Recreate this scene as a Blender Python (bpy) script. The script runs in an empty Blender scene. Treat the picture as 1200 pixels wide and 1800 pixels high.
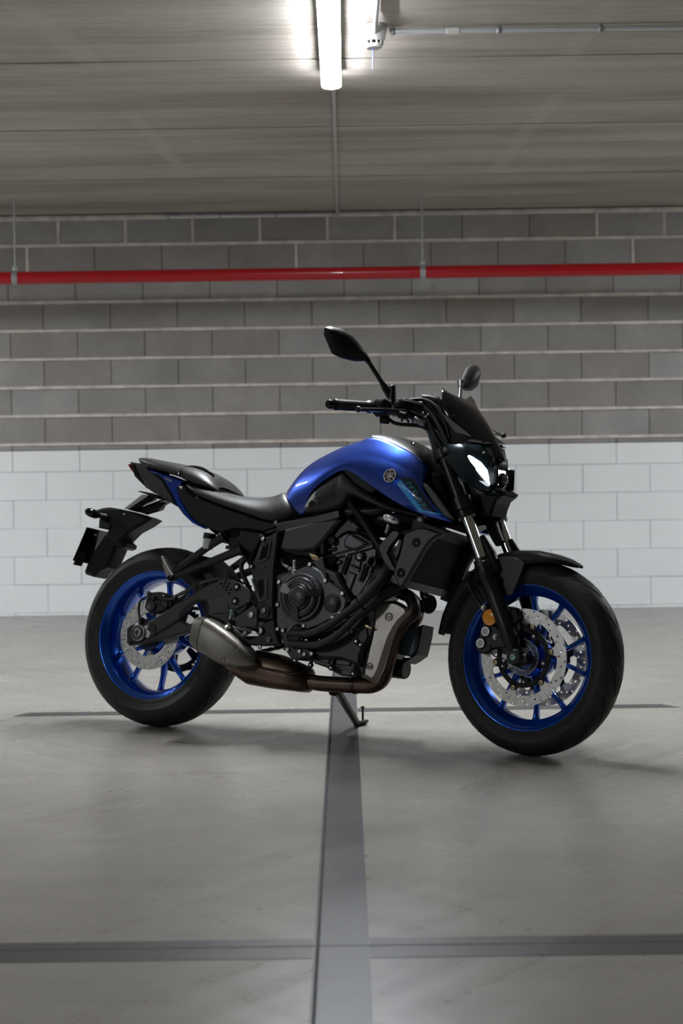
import bpy, math, random
import numpy as np
from mathutils import Vector, Matrix

random.seed(7)
PI = math.pi
scene = bpy.context.scene
COL = scene.collection

# ------------------------------------------------------------------ camera
F_PX, CAM_H, PITCH, ROLL, YAW = 2750.0, 0.85912, -0.02128, 0.01408, 0.00287

def rot3(ax, a):
    c, s = math.cos(a), math.sin(a)
    return np.array({'x': [[1, 0, 0], [0, c, -s], [0, s, c]],
                     'y': [[c, 0, s], [0, 1, 0], [-s, 0, c]],
                     'z': [[c, -s, 0], [s, c, 0], [0, 0, 1]]}[ax])

CAM_R = rot3('z', YAW) @ rot3('x', PITCH) @ rot3('y', ROLL)     # columns: right, forward, up
cam_data = bpy.data.cameras.new('camera')
cam_data.sensor_fit = 'VERTICAL'
cam_data.sensor_height = 36.0
cam_data.sensor_width = 24.0
cam_data.lens = F_PX / 1800.0 * 36.0
cam_data.clip_start = 0.05
cam_data.dof.use_dof = True
cam_data.dof.focus_distance = 4.85
cam_data.dof.aperture_fstop = 4.0
cam = bpy.data.objects.new('camera', cam_data)
COL.objects.link(cam)
cm = np.eye(4)
cm[:3, 0] = CAM_R[:, 0]
cm[:3, 1] = CAM_R[:, 2]
cm[:3, 2] = -CAM_R[:, 1]
cm[:3, 3] = (0, 0, CAM_H)
cam.matrix_world = Matrix(cm.tolist())
scene.camera = cam

# ------------------------------------------------------------------ world, exposure
world = bpy.data.worlds.new('world')
scene.world = world
world.use_nodes = True
world.node_tree.nodes['Background'].inputs[0].default_value = (0.6, 0.65, 0.7, 1)
world.node_tree.nodes['Background'].inputs[1].default_value = 0.02
scene.view_settings.view_transform = 'Standard'
scene.view_settings.look = 'None'
scene.view_settings.gamma = 1.0
scene.view_settings.exposure = 0.0
scene.view_settings.use_curve_mapping = False
LAMP_STRENGTH = 345.0          # every tube of the garage gives the same light

# ------------------------------------------------------------------ materials
MATS = {}

def mat(name, base, rough=0.5, metal=0.0, coat=0.0, coat_rough=0.03, var=0.0, var_scale=8.0, bump=0.0,
        bump_scale=60.0, stretch=(1, 1, 1), rough_var=0.0, emit=None, emit_s=0.0, trans=0.0, ior=1.45, spec=0.5, coords='Object'):
    m = bpy.data.materials.new(name)
    m.use_nodes = True
    nt = m.node_tree
    b = nt.nodes['Principled BSDF']
    b.inputs['Base Color'].default_value = (*base, 1)
    b.inputs['Roughness'].default_value = rough
    b.inputs['Metallic'].default_value = metal
    b.inputs['Coat Weight'].default_value = coat
    b.inputs['Coat Roughness'].default_value = coat_rough
    b.inputs['Transmission Weight'].default_value = trans
    b.inputs['IOR'].default_value = ior
    b.inputs['Specular IOR Level'].default_value = spec
    if emit:
        b.inputs['Emission Color'].default_value = (*emit, 1)
        b.inputs['Emission Strength'].default_value = emit_s
    if var > 0 or bump > 0 or rough_var > 0:
        tc = nt.nodes.new('ShaderNodeTexCoord')
        mp = nt.nodes.new('ShaderNodeMapping')
        mp.inputs['Scale'].default_value = stretch
        nt.links.new(tc.outputs[coords], mp.inputs['Vector'])
        if var > 0 or rough_var > 0:
            n = nt.nodes.new('ShaderNodeTexNoise')
            n.inputs['Scale'].default_value = var_scale
            n.inputs['Detail'].default_value = 5
            nt.links.new(mp.outputs[0], n.inputs['Vector'])
        if var > 0:
            r = nt.nodes.new('ShaderNodeMapRange')
            r.inputs['From Min'].default_value = 0.3
            r.inputs['From Max'].default_value = 0.7
            r.inputs['To Min'].default_value = 1 - var
            r.inputs['To Max'].default_value = 1 + var
            nt.links.new(n.outputs['Fac'], r.inputs['Value'])
            mx = nt.nodes.new('ShaderNodeVectorMath')
            mx.operation = 'SCALE'
            mx.inputs[0].default_value = base
            nt.links.new(r.outputs[0], mx.inputs['Scale'])
            nt.links.new(mx.outputs[0], b.inputs['Base Color'])
        if rough_var > 0:
            r = nt.nodes.new('ShaderNodeMapRange')
            r.inputs['From Min'].default_value = 0.3
            r.inputs['From Max'].default_value = 0.7
            r.inputs['To Min'].default_value = max(0, rough - rough_var)
            r.inputs['To Max'].default_value = rough + rough_var
            nt.links.new(n.outputs['Fac'], r.inputs['Value'])
            nt.links.new(r.outputs[0], b.inputs['Roughness'])
        if bump > 0:
            n2 = nt.nodes.new('ShaderNodeTexNoise')
            n2.inputs['Scale'].default_value = bump_scale
            n2.inputs['Detail'].default_value = 4
            nt.links.new(mp.outputs[0], n2.inputs['Vector'])
            bp = nt.nodes.new('ShaderNodeBump')
            bp.inputs['Strength'].default_value = bump
            bp.inputs['Distance'].default_value = 0.01
            nt.links.new(n2.outputs['Fac'], bp.inputs['Height'])
            nt.links.new(bp.outputs[0], b.inputs['Normal'])
    MATS[name] = m
    return m

mat('blue_paint', (0.000, 0.046, 0.38), 0.33, 0.78, 1.0, 0.02, var=0.06, var_scale=300)
mat('blue_rim', (0.000, 0.080, 0.50), 0.26, 0.70, 0.7, 0.05, var=0.06, var_scale=200)
mat('black_plastic', (0.007, 0.007, 0.0075), 0.46, spec=0.25, var=0.10, var_scale=30, bump=0.06, bump_scale=500)
mat('black_satin', (0.008, 0.008, 0.0085), 0.34, spec=0.45, var=0.10, var_scale=20, bump=0.03, bump_scale=300)
mat('black_gloss', (0.003, 0.003, 0.0035), 0.14, coat=0.0, rough_var=0.03)
mat('black_deep', (0.002, 0.002, 0.0022), 0.6, spec=0.15, var=0.1)
mat('grey_panel', (0.026, 0.0245, 0.0235), 0.42, spec=0.45, var=0.08, var_scale=40, bump=0.05, bump_scale=400)
mat('engine_paint', (0.042, 0.043, 0.047), 0.34, 0.30, var=0.12, var_scale=25, bump=0.05, bump_scale=250)
mat('engine_dark', (0.010, 0.010, 0.0115), 0.42, 0.1, var=0.12, var_scale=25, bump=0.05, bump_scale=250)
mat('frame_paint', (0.008, 0.008, 0.0088), 0.36, spec=0.32, var=0.1, var_scale=30)
mat('swingarm_paint', (0.022, 0.021, 0.021), 0.42, var=0.08, var_scale=25, bump=0.04, bump_scale=300)
mat('rubber', (0.025, 0.025, 0.026), 0.55, spec=0.32, var=0.18, var_scale=40, bump=0.05, bump_scale=120)
mat('rubber_text', (0.085, 0.085, 0.09), 0.45, var=0.1)
mat('rubber_groove', (0.004, 0.004, 0.004), 0.85, var=0.1)
mat('rubber_hose', (0.012, 0.012, 0.012), 0.48, var=0.1, var_scale=40)
mat('seat_vinyl', (0.020, 0.019, 0.019), 0.43, var=0.12, var_scale=30, bump=0.10, bump_scale=600)
mat('disc_steel', (0.58, 0.57, 0.545), 0.36, 1.0, var=0.10, var_scale=60, rough_var=0.06)
mat('disc_steel_dark', (0.16, 0.155, 0.15), 0.42, 1.0, var=0.15, var_scale=60)
mat('aluminium', (0.55, 0.55, 0.56), 0.35, 1.0, var=0.08, var_scale=60)
mat('zinc', (0.50, 0.49, 0.46), 0.35, 1.0, var=0.1, var_scale=120)
mat('brass', (0.50, 0.40, 0.26), 0.35, 1.0, var=0.1, var_scale=120)
mat('chrome', (0.72, 0.73, 0.75), 0.12, 1.0, rough_var=0.03, var_scale=40)
mat('silencer_steel', (0.20, 0.188, 0.172), 0.46, 1.0, var=0.10, var_scale=9, rough_var=0.06, bump=0.03, bump_scale=160, stretch=(6, 1, 1))
mat('shield_steel', (0.31, 0.29, 0.265), 0.44, 1.0, var=0.06, var_scale=14, rough_var=0.05)
mat('pipe_brown', (0.115, 0.080, 0.060), 0.42, 0.9, var=0.45, var_scale=11, rough_var=0.10)
mat('pipe_dark', (0.040, 0.033, 0.030), 0.42, 0.8, var=0.35, var_scale=14, rough_var=0.08)
mat('cowl_teal', (0.010, 0.024, 0.032), 0.26, 0.3, coat=0.5, coat_rough=0.1, var=0.1, var_scale=20)
mat('amber', (0.92, 0.33, 0.012), 0.18, coat=0.8, var=0.25, var_scale=350)
mat('red_lens', (0.30, 0.01, 0.02), 0.15, coat=0.8, var=0.1)
mat('clear_lens', (0.75, 0.77, 0.78), 0.10, 0.6, coat=1.0, var=0.3, var_scale=160)
mat('lamp_lens', (0.16, 0.15, 0.15), 0.05, 0.3, coat=1.0, var=0.2, var_scale=60)
mat('led_white', (0.9, 0.95, 1.0), 0.3, emit=(0.80, 0.90, 1.0), emit_s=5.0)
mat('mirror_glass', (0.75, 0.76, 0.78), 0.03, 1.0, rough_var=0.01)
mat('smoke_screen', (0.006, 0.006, 0.007), 0.08, coat=0.6, rough_var=0.02)
mat('reservoir', (0.55, 0.56, 0.60), 0.25, var=0.1, var_scale=60)
mat('coolant_tank', (0.055, 0.085, 0.105), 0.30, trans=0.1, var=0.15, var_scale=20)
mat('decal_cyan', (0.008, 0.36, 0.85), 0.30, coat=1.0, var=0.03)
mat('decal_dark', (0.004, 0.016, 0.035), 0.30, coat=1.0, var=0.03)
mat('decal_teal', (0.004, 0.26, 0.42), 0.30, coat=1.0, var=0.03)
mat('decal_white', (0.62, 0.64, 0.68), 0.35, coat=0.5, var=0.03)
mat('emblem_chrome', (0.85, 0.80, 0.80), 0.30, 1.0, var=0.05, var_scale=100)
mat('emblem_dark', (0.035, 0.025, 0.035), 0.25, coat=0.6, var=0.05)
mat('radiator_core', (0.006, 0.006, 0.007), 0.5, var=0.2, var_scale=30)
mat('pale_grey', (0.50, 0.50, 0.54), 0.5, var=0.04)
mat('grey_side', (0.10, 0.105, 0.115), 0.35, var=0.05)
mat('teal_nut', (0.30, 0.48, 0.46), 0.3, 0.8, var=0.1)

# room materials --------------------------------------------------------
def nodes_mat(name):
    m = bpy.data.materials.new(name)
    m.use_nodes = True
    MATS[name] = m
    return m, m.node_tree, m.node_tree.nodes['Principled BSDF']

def N(nt, kind, **kw):
    n = nt.nodes.new(kind)
    for k, v in kw.items():
        if k in ('operation', 'blend_type', 'data_type', 'interpolation', 'noise_dimensions', 'feature'):
            setattr(n, k, v)
        else:
            n.inputs[k].default_value = v
    return n

def ramp(nt, fac, stops):
    r = nt.nodes.new('ShaderNodeValToRGB')
    e = r.color_ramp.elements
    while len(e) < len(stops):
        e.new(0.5)
    for i, (p, c) in enumerate(stops):
        e[i].position = p
        e[i].color = (*c, 1) if len(c) == 3 else c
    nt.links.new(fac, r.inputs[0])
    return r.outputs[0]

def noise(nt, vec, scale, detail=5, rough=0.6, sc=(1, 1, 1), rz=0.0, loc=(0, 0, 0)):
    if rz:
        mr = nt.nodes.new('ShaderNodeMapping')
        mr.inputs['Rotation'].default_value = (0, 0, rz)
        nt.links.new(vec, mr.inputs[0])
        vec = mr.outputs[0]
    mp = nt.nodes.new('ShaderNodeMapping')
    mp.inputs['Scale'].default_value = sc
    mp.inputs['Location'].default_value = loc
    nt.links.new(vec, mp.inputs[0])
    n = nt.nodes.new('ShaderNodeTexNoise')
    n.inputs['Scale'].default_value = scale
    n.inputs['Detail'].default_value = detail
    n.inputs['Roughness'].default_value = rough
    nt.links.new(mp.outputs[0], n.inputs['Vector'])
    return n.outputs['Fac']

def mixc(nt, fac, a, b, blend='MIX'):
    m = nt.nodes.new('ShaderNodeMix')
    m.data_type = 'RGBA'
    m.blend_type = blend
    for sock, v in ((m.inputs[0], fac), (m.inputs[6], a), (m.inputs[7], b)):
        if isinstance(v, (int, float)):
            sock.default_value = v
        elif isinstance(v, tuple):
            sock.default_value = (*v, 1)
        else:
            nt.links.new(v, sock)
    return m.outputs[2]

def bump(nt, h, strength, dist=0.01):
    b = nt.nodes.new('ShaderNodeBump')
    b.inputs['Strength'].default_value = strength
    b.inputs['Distance'].default_value = dist
    nt.links.new(h, b.inputs['Height'])
    return b.outputs[0]

def concrete_floor(name, base, dark, light, r0=0.345, r1=0.245, spec=0.55):
    m, nt, b = nodes_mat(name)
    g = nt.nodes.new('ShaderNodeNewGeometry').outputs['Position']
    fine = noise(nt, g, 2.2, 8, 0.65)
    streak_a = noise(nt, g, 1.6, 3, 0.55, (11, 0.55, 1), math.radians(38))
    streak_b = noise(nt, g, 1.6, 3, 0.55, (12, 0.5, 1), math.radians(-42), (3, 1, 0))
    streak_c = noise(nt, g, 1.5, 5, 0.7, (0.6, 9, 1), 0.05, (5, 2, 0))
    patch = noise(nt, g, 0.8, 3, 0.5)
    sel = ramp(nt, patch, [(0.40, (0, 0, 0)), (0.60, (1, 1, 1))])
    st = mixc(nt, sel, streak_a, streak_b)
    c = ramp(nt, fine, [(0.25, dark), (0.5, base), (0.78, light)])
    sv = ramp(nt, st, [(0.28, (0.86, 0.86, 0.86)), (0.5, (1, 1, 1)), (0.74, (1.09, 1.09, 1.09))])
    c = mixc(nt, 0.95, c, sv, 'MULTIPLY')
    sv2 = ramp(nt, streak_c, [(0.3, (0.84, 0.83, 0.81)), (0.5, (1, 1, 1)), (0.7, (1.08, 1.08, 1.08))])
    c = mixc(nt, 0.7, c, sv2, 'MULTIPLY')
    nt.links.new(c, b.inputs['Base Color'])
    r = ramp(nt, st, [(0.25, (r0,) * 3), (0.75, (r1,) * 3)])
    nt.links.new(r, b.inputs['Roughness'])
    b.inputs['Specular IOR Level'].default_value = spec
    nt.links.new(bump(nt, st, 0.012, 0.004), b.inputs['Normal'])

concrete_floor('floor_concrete', (0.270, 0.252, 0.226), (0.225, 0.209, 0.186), (0.315, 0.297, 0.268))
concrete_floor('floor_marking', (0.056, 0.054, 0.0555), (0.042, 0.041, 0.042), (0.074, 0.071, 0.072), 0.42, 0.34, 0.32)
mat('joint_dark', (0.010, 0.008, 0.009), 0.8, var=0.3, var_scale=30)
mat('joint_grey', (0.045, 0.042, 0.042), 0.7, var=0.2, var_scale=30)

def concrete_ceiling():
    m, nt, b = nodes_mat('ceiling_concrete')
    g = nt.nodes.new('ShaderNodeNewGeometry').outputs['Position']
    grain = noise(nt, g, 3.0, 8, 0.7, (0.5, 9, 1))
    broad = noise(nt, g, 1.2, 4, 0.6, (0.35, 2.6, 1), 0, (2, 7, 0))
    fine = noise(nt, g, 40, 4, 0.6, (0.3, 1.5, 1))
    c = ramp(nt, broad, [(0.30, (0.30, 0.265, 0.225)), (0.5, (0.43, 0.395, 0.35)), (0.72, (0.54, 0.505, 0.46))])
    v = ramp(nt, grain, [(0.28, (0.72, 0.70, 0.67)), (0.5, (1, 1, 1)), (0.75, (1.14, 1.14, 1.14))])
    c = mixc(nt, 0.8, c, v, 'MULTIPLY')
    v = ramp(nt, fine, [(0.3, (0.88,) * 3), (0.7, (1.08,) * 3)])
    c = mixc(nt, 0.7, c, v, 'MULTIPLY')
    # pale trowel patches running in from both sides towards the wall
    for (x0, y0, x1, y1, w) in ((-1.22, 5.2, -1.0, 6.5, 0.075), (-0.98, 7.2, -0.86, 8.9, 0.05), (0.98, 7.0, 0.86, 8.8, 0.055), (1.0, 5.6, 0.92, 6.5, 0.06)):
        sx = nt.nodes.new('ShaderNodeSeparateXYZ')
        nt.links.new(g, sx.inputs[0])
        k = (x1 - x0) / (y1 - y0)
        a = N(nt, 'ShaderNodeMath', operation='MULTIPLY_ADD')
        nt.links.new(sx.outputs[1], a.inputs[0]); a.inputs[1].default_value = -k; a.inputs[2].default_value = k * y0 - x0
        d = N(nt, 'ShaderNodeMath', operation='ADD')
        nt.links.new(a.outputs[0], d.inputs[0]); nt.links.new(sx.outputs[0], d.inputs[1])
        ab = N(nt, 'ShaderNodeMath', operation='ABSOLUTE')
        nt.links.new(d.outputs[0], ab.inputs[0])
        mr = nt.nodes.new('ShaderNodeMapRange')
        mr.inputs['From Min'].default_value = w; mr.inputs['From Max'].default_value = w * 0.45
        nt.links.new(ab.outputs[0], mr.inputs['Value'])
        my = nt.nodes.new('ShaderNodeMapRange')
        my.inputs['From Min'].default_value = y0; my.inputs['From Max'].default_value = y0 + 0.15
        nt.links.new(sx.outputs[1], my.inputs['Value'])
        mz = nt.nodes.new('ShaderNodeMapRange')
        mz.inputs['From Min'].default_value = y1; mz.inputs['From Max'].default_value = y1 - 0.05
        nt.links.new(sx.outputs[1], mz.inputs['Value'])
        pr = N(nt, 'ShaderNodeMath', operation='MULTIPLY'); nt.links.new(mr.outputs[0], pr.inputs[0]); nt.links.new(my.outputs[0], pr.inputs[1])
        p2 = N(nt, 'ShaderNodeMath', operation='MULTIPLY'); nt.links.new(pr.outputs[0], p2.inputs[0]); nt.links.new(mz.outputs[0], p2.inputs[1])
        p3 = N(nt, 'ShaderNodeMath', operation='MULTIPLY'); nt.links.new(p2.outputs[0], p3.inputs[0]); p3.inputs[1].default_value = 0.26
        c = mixc(nt, p3.outputs[0], c, (0.58, 0.545, 0.50))
    nt.links.new(c, b.inputs['Base Color'])
    b.inputs['Roughness'].default_value = 0.75
    nt.links.new(bump(nt, grain, 0.15, 0.006), b.inputs['Normal'])
concrete_ceiling()

def block_mat():
    # bare concrete block: each block has its own tone and cloudy stains
    m, nt, b = nodes_mat('block_bare')
    g = nt.nodes.new('ShaderNodeNewGeometry').outputs['Position']
    oi = nt.nodes.new('ShaderNodeObjectInfo')
    cloud = noise(nt, g, 3.5, 6, 0.6)
    fine = noise(nt, g, 60, 5, 0.7)
    c = ramp(nt, oi.outputs['Random'], [(0.0, (0.27, 0.254, 0.238)), (0.35, (0.330, 0.324, 0.314)), (0.7, (0.290, 0.270, 0.250)), (1.0, (0.370, 0.366, 0.357))])
    v = ramp(nt, cloud, [(0.3, (0.80, 0.79, 0.78)), (0.55, (1, 1, 1)), (0.75, (1.25, 1.24, 1.22))])
    c = mixc(nt, 0.75, c, v, 'MULTIPLY')
    v = ramp(nt, fine, [(0.3, (0.88,) * 3), (0.7, (1.10,) * 3)])
    c = mixc(nt, 0.6, c, v, 'MULTIPLY')
    nt.links.new(c, b.inputs['Base Color'])
    b.inputs['Roughness'].default_value = 0.85
    nt.links.new(bump(nt, fine, 0.25, 0.006), b.inputs['Normal'])
    m, nt, b = nodes_mat('block_white')
    g = nt.nodes.new('ShaderNodeNewGeometry').outputs['Position']
    oi = nt.nodes.new('ShaderNodeObjectInfo')
    fine = noise(nt, g, 50, 5, 0.7)
    c = ramp(nt, oi.outputs['Random'], [(0.0, (0.81, 0.832, 0.842)), (1.0, (0.84, 0.858, 0.866))])
    v = ramp(nt, noise(nt, g, 2.0, 5), [(0.3, (0.94,) * 3), (0.7, (1.04,) * 3)])
    c = mixc(nt, 0.7, c, v, 'MULTIPLY')
    nt.links.new(c, b.inputs['Base Color'])
    b.inputs['Roughness'].default_value = 0.55
    nt.links.new(bump(nt, fine, 0.12, 0.005), b.inputs['Normal'])
block_mat()
mat('mortar', (0.64, 0.575, 0.53), 0.9, var=0.2, var_scale=14, bump=0.3, bump_scale=80)
mat('mortar_dark', (0.085, 0.078, 0.074), 0.9, var=0.3, var_scale=3)
mat('mortar_white', (0.56, 0.59, 0.60), 0.7, var=0.06, var_scale=20)
mat('dark_wall', (0.12, 0.12, 0.12), 0.8, var=0.08, var_scale=3)
mat('plain_wall', (0.30, 0.30, 0.30), 0.8, var=0.08, var_scale=3)
mat('red_pipe', (0.42, 0.004, 0.012), 0.30, coat=0.3, var=0.06, var_scale=10)
mat('galvanised', (0.42, 0.43, 0.44), 0.45, 0.6, var=0.12, var_scale=60)
mat('conduit_pale', (0.62, 0.63, 0.66), 0.45, var=0.05)
mat('conduit_grey', (0.46, 0.46, 0.45), 0.5, var=0.06)
mat('detector_white', (0.78, 0.78, 0.75), 0.4, var=0.03)
mat('lamp_housing', (0.55, 0.56, 0.56), 0.45, var=0.04)
mat('lamp_diffuser', (0.95, 0.97, 1.0), 0.4, emit=(0.93, 0.97, 1.0), emit_s=LAMP_STRENGTH)
mat('blue_thread', (0.02, 0.05, 0.5), 0.5, var=0.05)
# ------------------------------------------------------------------ mesh helpers
class G:
    """collects vertices and faces; build() links them as ONE mesh object"""
    def __init__(self):
        self.v, self.f = [], []

    def add(self, vs, fs, xf=None):
        o = len(self.v)
        if xf is not None:
            vs = [tuple(xf @ Vector(p)) for p in vs]
        self.v += [tuple(float(c) for c in p) for p in vs]
        self.f += [tuple(i + o for i in f) for f in fs]
        return self

    def loft(self, rings, closed=True, cap=True, loop=False):
        n = len(rings[0]); vs = [p for r in rings for p in r]; fs = []
        m = len(rings)
        for j in range(m if loop else m - 1):
            for i in range(n if closed else n - 1):
                a, b = j * n + i, j * n + (i + 1) % n
                k = ((j + 1) % m) * n
                fs.append((a, b, k + (i + 1) % n, k + i))
        if cap and not loop and closed:
            fs.append(tuple(range(n))[::-1]); fs.append(tuple((m - 1) * n + i for i in range(n)))
        return self.add(vs, fs)

    def lathe(self, prof, c=(0, 0, 0), ax=(0, 1, 0), seg=48, closed_profile=False, cap=False):
        """prof: list of (radius, distance along axis)"""
        ax = Vector(ax).normalized()
        u = ax.orthogonal().normalized()
        if abs(ax.y) > 0.999:
            u = Vector((1, 0, 0))
        w = ax.cross(u)
        c = Vector(c)
        rings = []
        for k in range(seg):
            t = 2 * PI * k / seg
            d = u * math.cos(t) + w * math.sin(t)
            rings.append([c + d * r + ax * h for r, h in prof])
        n = len(prof)
        vs = [p for r in rings for p in r]; fs = []
        for k in range(seg):
            k2 = (k + 1) % seg
            for i in range(n if closed_profile else n - 1):
                j = (i + 1) % n
                fs.append((k * n + i, k2 * n + i, k2 * n + j, k * n + j))
        if cap:
            fs.append(tuple(k * n for k in range(seg))); fs.append(tuple(k * n + n - 1 for k in range(seg))[::-1])
        return self.add(vs, fs)

    def cyl(self, a, b, r, r2=None, seg=20, ch=0.0):
        a, b = Vector(a), Vector(b); L = (b - a).length
        r2 = r if r2 is None else r2
        pr = [(0.0001, 0), (max(r - ch, .0001), 0), (r, ch), (r2, L - ch), (max(r2 - ch, .0001), L), (0.0001, L)] if ch > 0 else [(0.0001, 0), (r, 0), (r2, L), (0.0001, L)]
        return self.lathe(pr, a, b - a, seg)

    def tube(self, pts, r, seg=12, smooth=6, caps=True, flat=None):
        pts = [Vector(p) for p in pts]
        rr = list(r) if isinstance(r, (list, tuple)) else [r] * len(pts)
        if smooth and len(pts) > 2:
            P, R = [], []
            for i in range(len(pts) - 1):
                p0, p1, p2, p3 = pts[max(i - 1, 0)], pts[i], pts[i + 1], pts[min(i + 2, len(pts) - 1)]
                for k in range(smooth):
                    t = k / smooth
                    P.append(0.5 * ((2 * p1) + (p2 - p0) * t + (2 * p0 - 5 * p1 + 4 * p2 - p3) * t * t + (3 * p1 - p0 - 3 * p2 + p3) * t ** 3))
                    R.append(rr[i] * (1 - t) + rr[i + 1] * t)
            P.append(pts[-1]); R.append(rr[-1])
        else:
            P, R = pts, rr
        rings = []
        u = None
        for i, p in enumerate(P):
            d = (P[min(i + 1, len(P) - 1)] - P[max(i - 1, 0)]).normalized()
            if u is None:
                u = Vector(flat) - d * Vector(flat).dot(d) if flat else d.orthogonal()
                u.normalize()
            else:
                u = (u - d * u.dot(d)).normalized()
            w = d.cross(u)
            rings.append([p + (u * math.cos(2 * PI * k / seg) + w * math.sin(2 * PI * k / seg)) * R[i] for k in range(seg)])
        return self.loft(rings, True, caps)

    def bar(self, pts, w, h, side=(0, 1, 0), ch=0.2, smooth=0):
        """rounded rectangular bar along pts: w along side, h across"""
        pts = [Vector(p) for p in pts]
        ww = list(w) if isinstance(w, (list, tuple)) else [w] * len(pts)
        hh = list(h) if isinstance(h, (list, tuple)) else [h] * len(pts)
        side = Vector(side).normalized()
        rings = []
        for i, p in enumerate(pts):
            d = (pts[min(i + 1, len(pts) - 1)] - pts[max(i - 1, 0)]).normalized()
            s = (side - d * side.dot(d)).normalized(); n = d.cross(s)
            a, b = ww[i] / 2, hh[i] / 2; c = min(a, b) * 2 * ch
            q = [(-a + c, -b), (a - c, -b), (a, -b + c), (a, b - c), (a - c, b), (-a + c, b), (-a, b - c), (-a, -b + c)]
            rings.append([p + s * x + n * y for x, y in q])
        return self.loft(rings)

    def box(self, c, s, rot=None, ch=0.0):
        c = Vector(c); x, y, z = s[0] / 2, s[1] / 2, s[2] / 2
        R = rot if rot is not None else Matrix.Identity(3)
        if ch <= 0:
            vs = [c + R @ Vector((sx * x, sy * y, sz * z)) for sx in (-1, 1) for sy in (-1, 1) for sz in (-1, 1)]
            return self.add(vs, [(0, 1, 3, 2), (4, 6, 7, 5), (0, 4, 5, 1), (2, 3, 7, 6), (0, 2, 6, 4), (1, 5, 7, 3)])
        rings = []
        for (yy, k) in ((-y, ch), (-y + ch, 0), (y - ch, 0), (y, ch)):
            a, b = x - k, z - k
            q = [(-a + ch, -b), (a - ch, -b), (a, -b + ch), (a, b - ch), (a - ch, b), (-a + ch, b), (-a, b - ch), (-a, -b + ch)]
            rings.append([c + R @ Vector((px, yy, pz)) for px, pz in q])
        return self.loft(rings)

    def prism(self, pts, y0, y1, ch=0.0, dirn=None):
        """outline pts [(x,z)...] in a side plane, extruded between y0 and y1, edges chamfered"""
        n = len(pts)
        P = [Vector((p[0], p[1])) for p in pts]
        area = sum(P[i].x * P[(i + 1) % n].y - P[(i + 1) % n].x * P[i].y for i in range(n))
        s = 1 if area > 0 else -1
        def inset(d):
            out = []
            for i in range(n):
                e1 = (P[i] - P[i - 1]); e2 = (P[(i + 1) % n] - P[i])
                n1 = Vector((-e1.y, e1.x)) * s; n2 = Vector((-e2.y, e2.x)) * s
                n1 = n1.normalized() if n1.length > 1e-9 else n1; n2 = n2.normalized() if n2.length > 1e-9 else n2
                b = n1 + n2
                b = b.normalized() if b.length > 1e-6 else n1
                k = max(0.5, b.dot(n1))
                out.append(P[i] + b * d / k)
            return out
        def ring(q, y):
            return [(p.x, y(p) if callable(y) else y, p.y) for p in q]
        sg = 1 if (y1(P[0]) if callable(y1) else y1) > (y0(P[0]) if callable(y0) else y0) else -1
        off = lambda y, d: (lambda p: y(p) + d) if callable(y) else y + d
        if ch > 0:
            I = inset(ch)
            rings = [ring(I, y0), ring(P, off(y0, sg * ch)), ring(P, off(y1, -sg * ch)), ring(I, y1)]
        else:
            rings = [ring(P, y0), ring(P, y1)]
        return self.loft(rings)

    def bolt(self, p, d, r=0.007, h=0.006, hexa=False, socket=True):
        p, d = Vector(p), Vector(d).normalized()
        if hexa:
            self.lathe([(0.0001, 0), (r * 1.35, 0), (r * 1.35, h * .3), (r, h * .3), (r, h), (r * .85, h * 1.1), (0.0001, h * 1.1)], p, d, 12)
        elif socket:
            self.lathe([(0.0001, 0), (r, 0), (r, h * .8), (r * .85, h), (r * .5, h), (r * .45, h * .35), (0.0001, h * .35)], p, d, 14)
        else:
            self.lathe([(0.0001, 0), (r, 0), (r * .9, h * .6), (r * .5, h), (0.0001, h)], p, d, 14)
        return self

    def mirror_y(self):
        n = len(self.v)
        self.v += [(x, -y, z) for x, y, z in self.v[:n]]
        self.f += [tuple(i + n for i in f)[::-1] for f in self.f[:]]
        return self

    def build(self, name, material, parent=None, xf=None, smooth=40, subsurf=0, label=None, weld=False):
        me = bpy.data.meshes.new(name)
        me.from_pydata(self.v, [], self.f)
        me.validate()
        import bmesh
        bm = bmesh.new(); bm.from_mesh(me)
        bmesh.ops.remove_doubles(bm, verts=bm.verts, dist=1e-5)
        bmesh.ops.recalc_face_normals(bm, faces=bm.faces)
        bm.to_mesh(me); bm.free()
        mats = material if isinstance(material, (list, tuple)) else [material]
        for m in mats:
            me.materials.append(MATS[m])
        if smooth:
            me.shade_smooth()
            if smooth < 180:
                me.set_sharp_from_angle(angle=math.radians(smooth))
        o = bpy.data.objects.new(name, me)
        COL.objects.link(o)
        if parent is not None:
            o.parent = parent
        if xf is not None:
            o.matrix_local = xf
        if subsurf:
            md = o.modifiers.new('sub', 'SUBSURF'); md.levels = subsurf; md.render_levels = subsurf
        if label:
            o['label'] = label
        return o

def shared(name, me, parent, xf=None, label=None):
    o = bpy.data.objects.new(name, me)
    COL.objects.link(o)
    o.parent = parent
    if xf is not None:
        o.matrix_local = xf
    if label:
        o['label'] = label
    return o

def thing(name, label, cat, loc=(0, 0, 0), group=None):
    o = bpy.data.objects.new(name, None)
    o.empty_display_size = 0.1
    COL.objects.link(o)
    o.location = loc
    o['label'] = label; o['category'] = cat
    if group:
        o['group'] = group
    return o

def tag(o, label, cat, group=None):
    o['label'] = label; o['category'] = cat
    if group:
        o['group'] = group
    return o

def struct(o, label=None):
    o['kind'] = 'structure'
    if label:
        o['label'] = label
    return o

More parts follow.
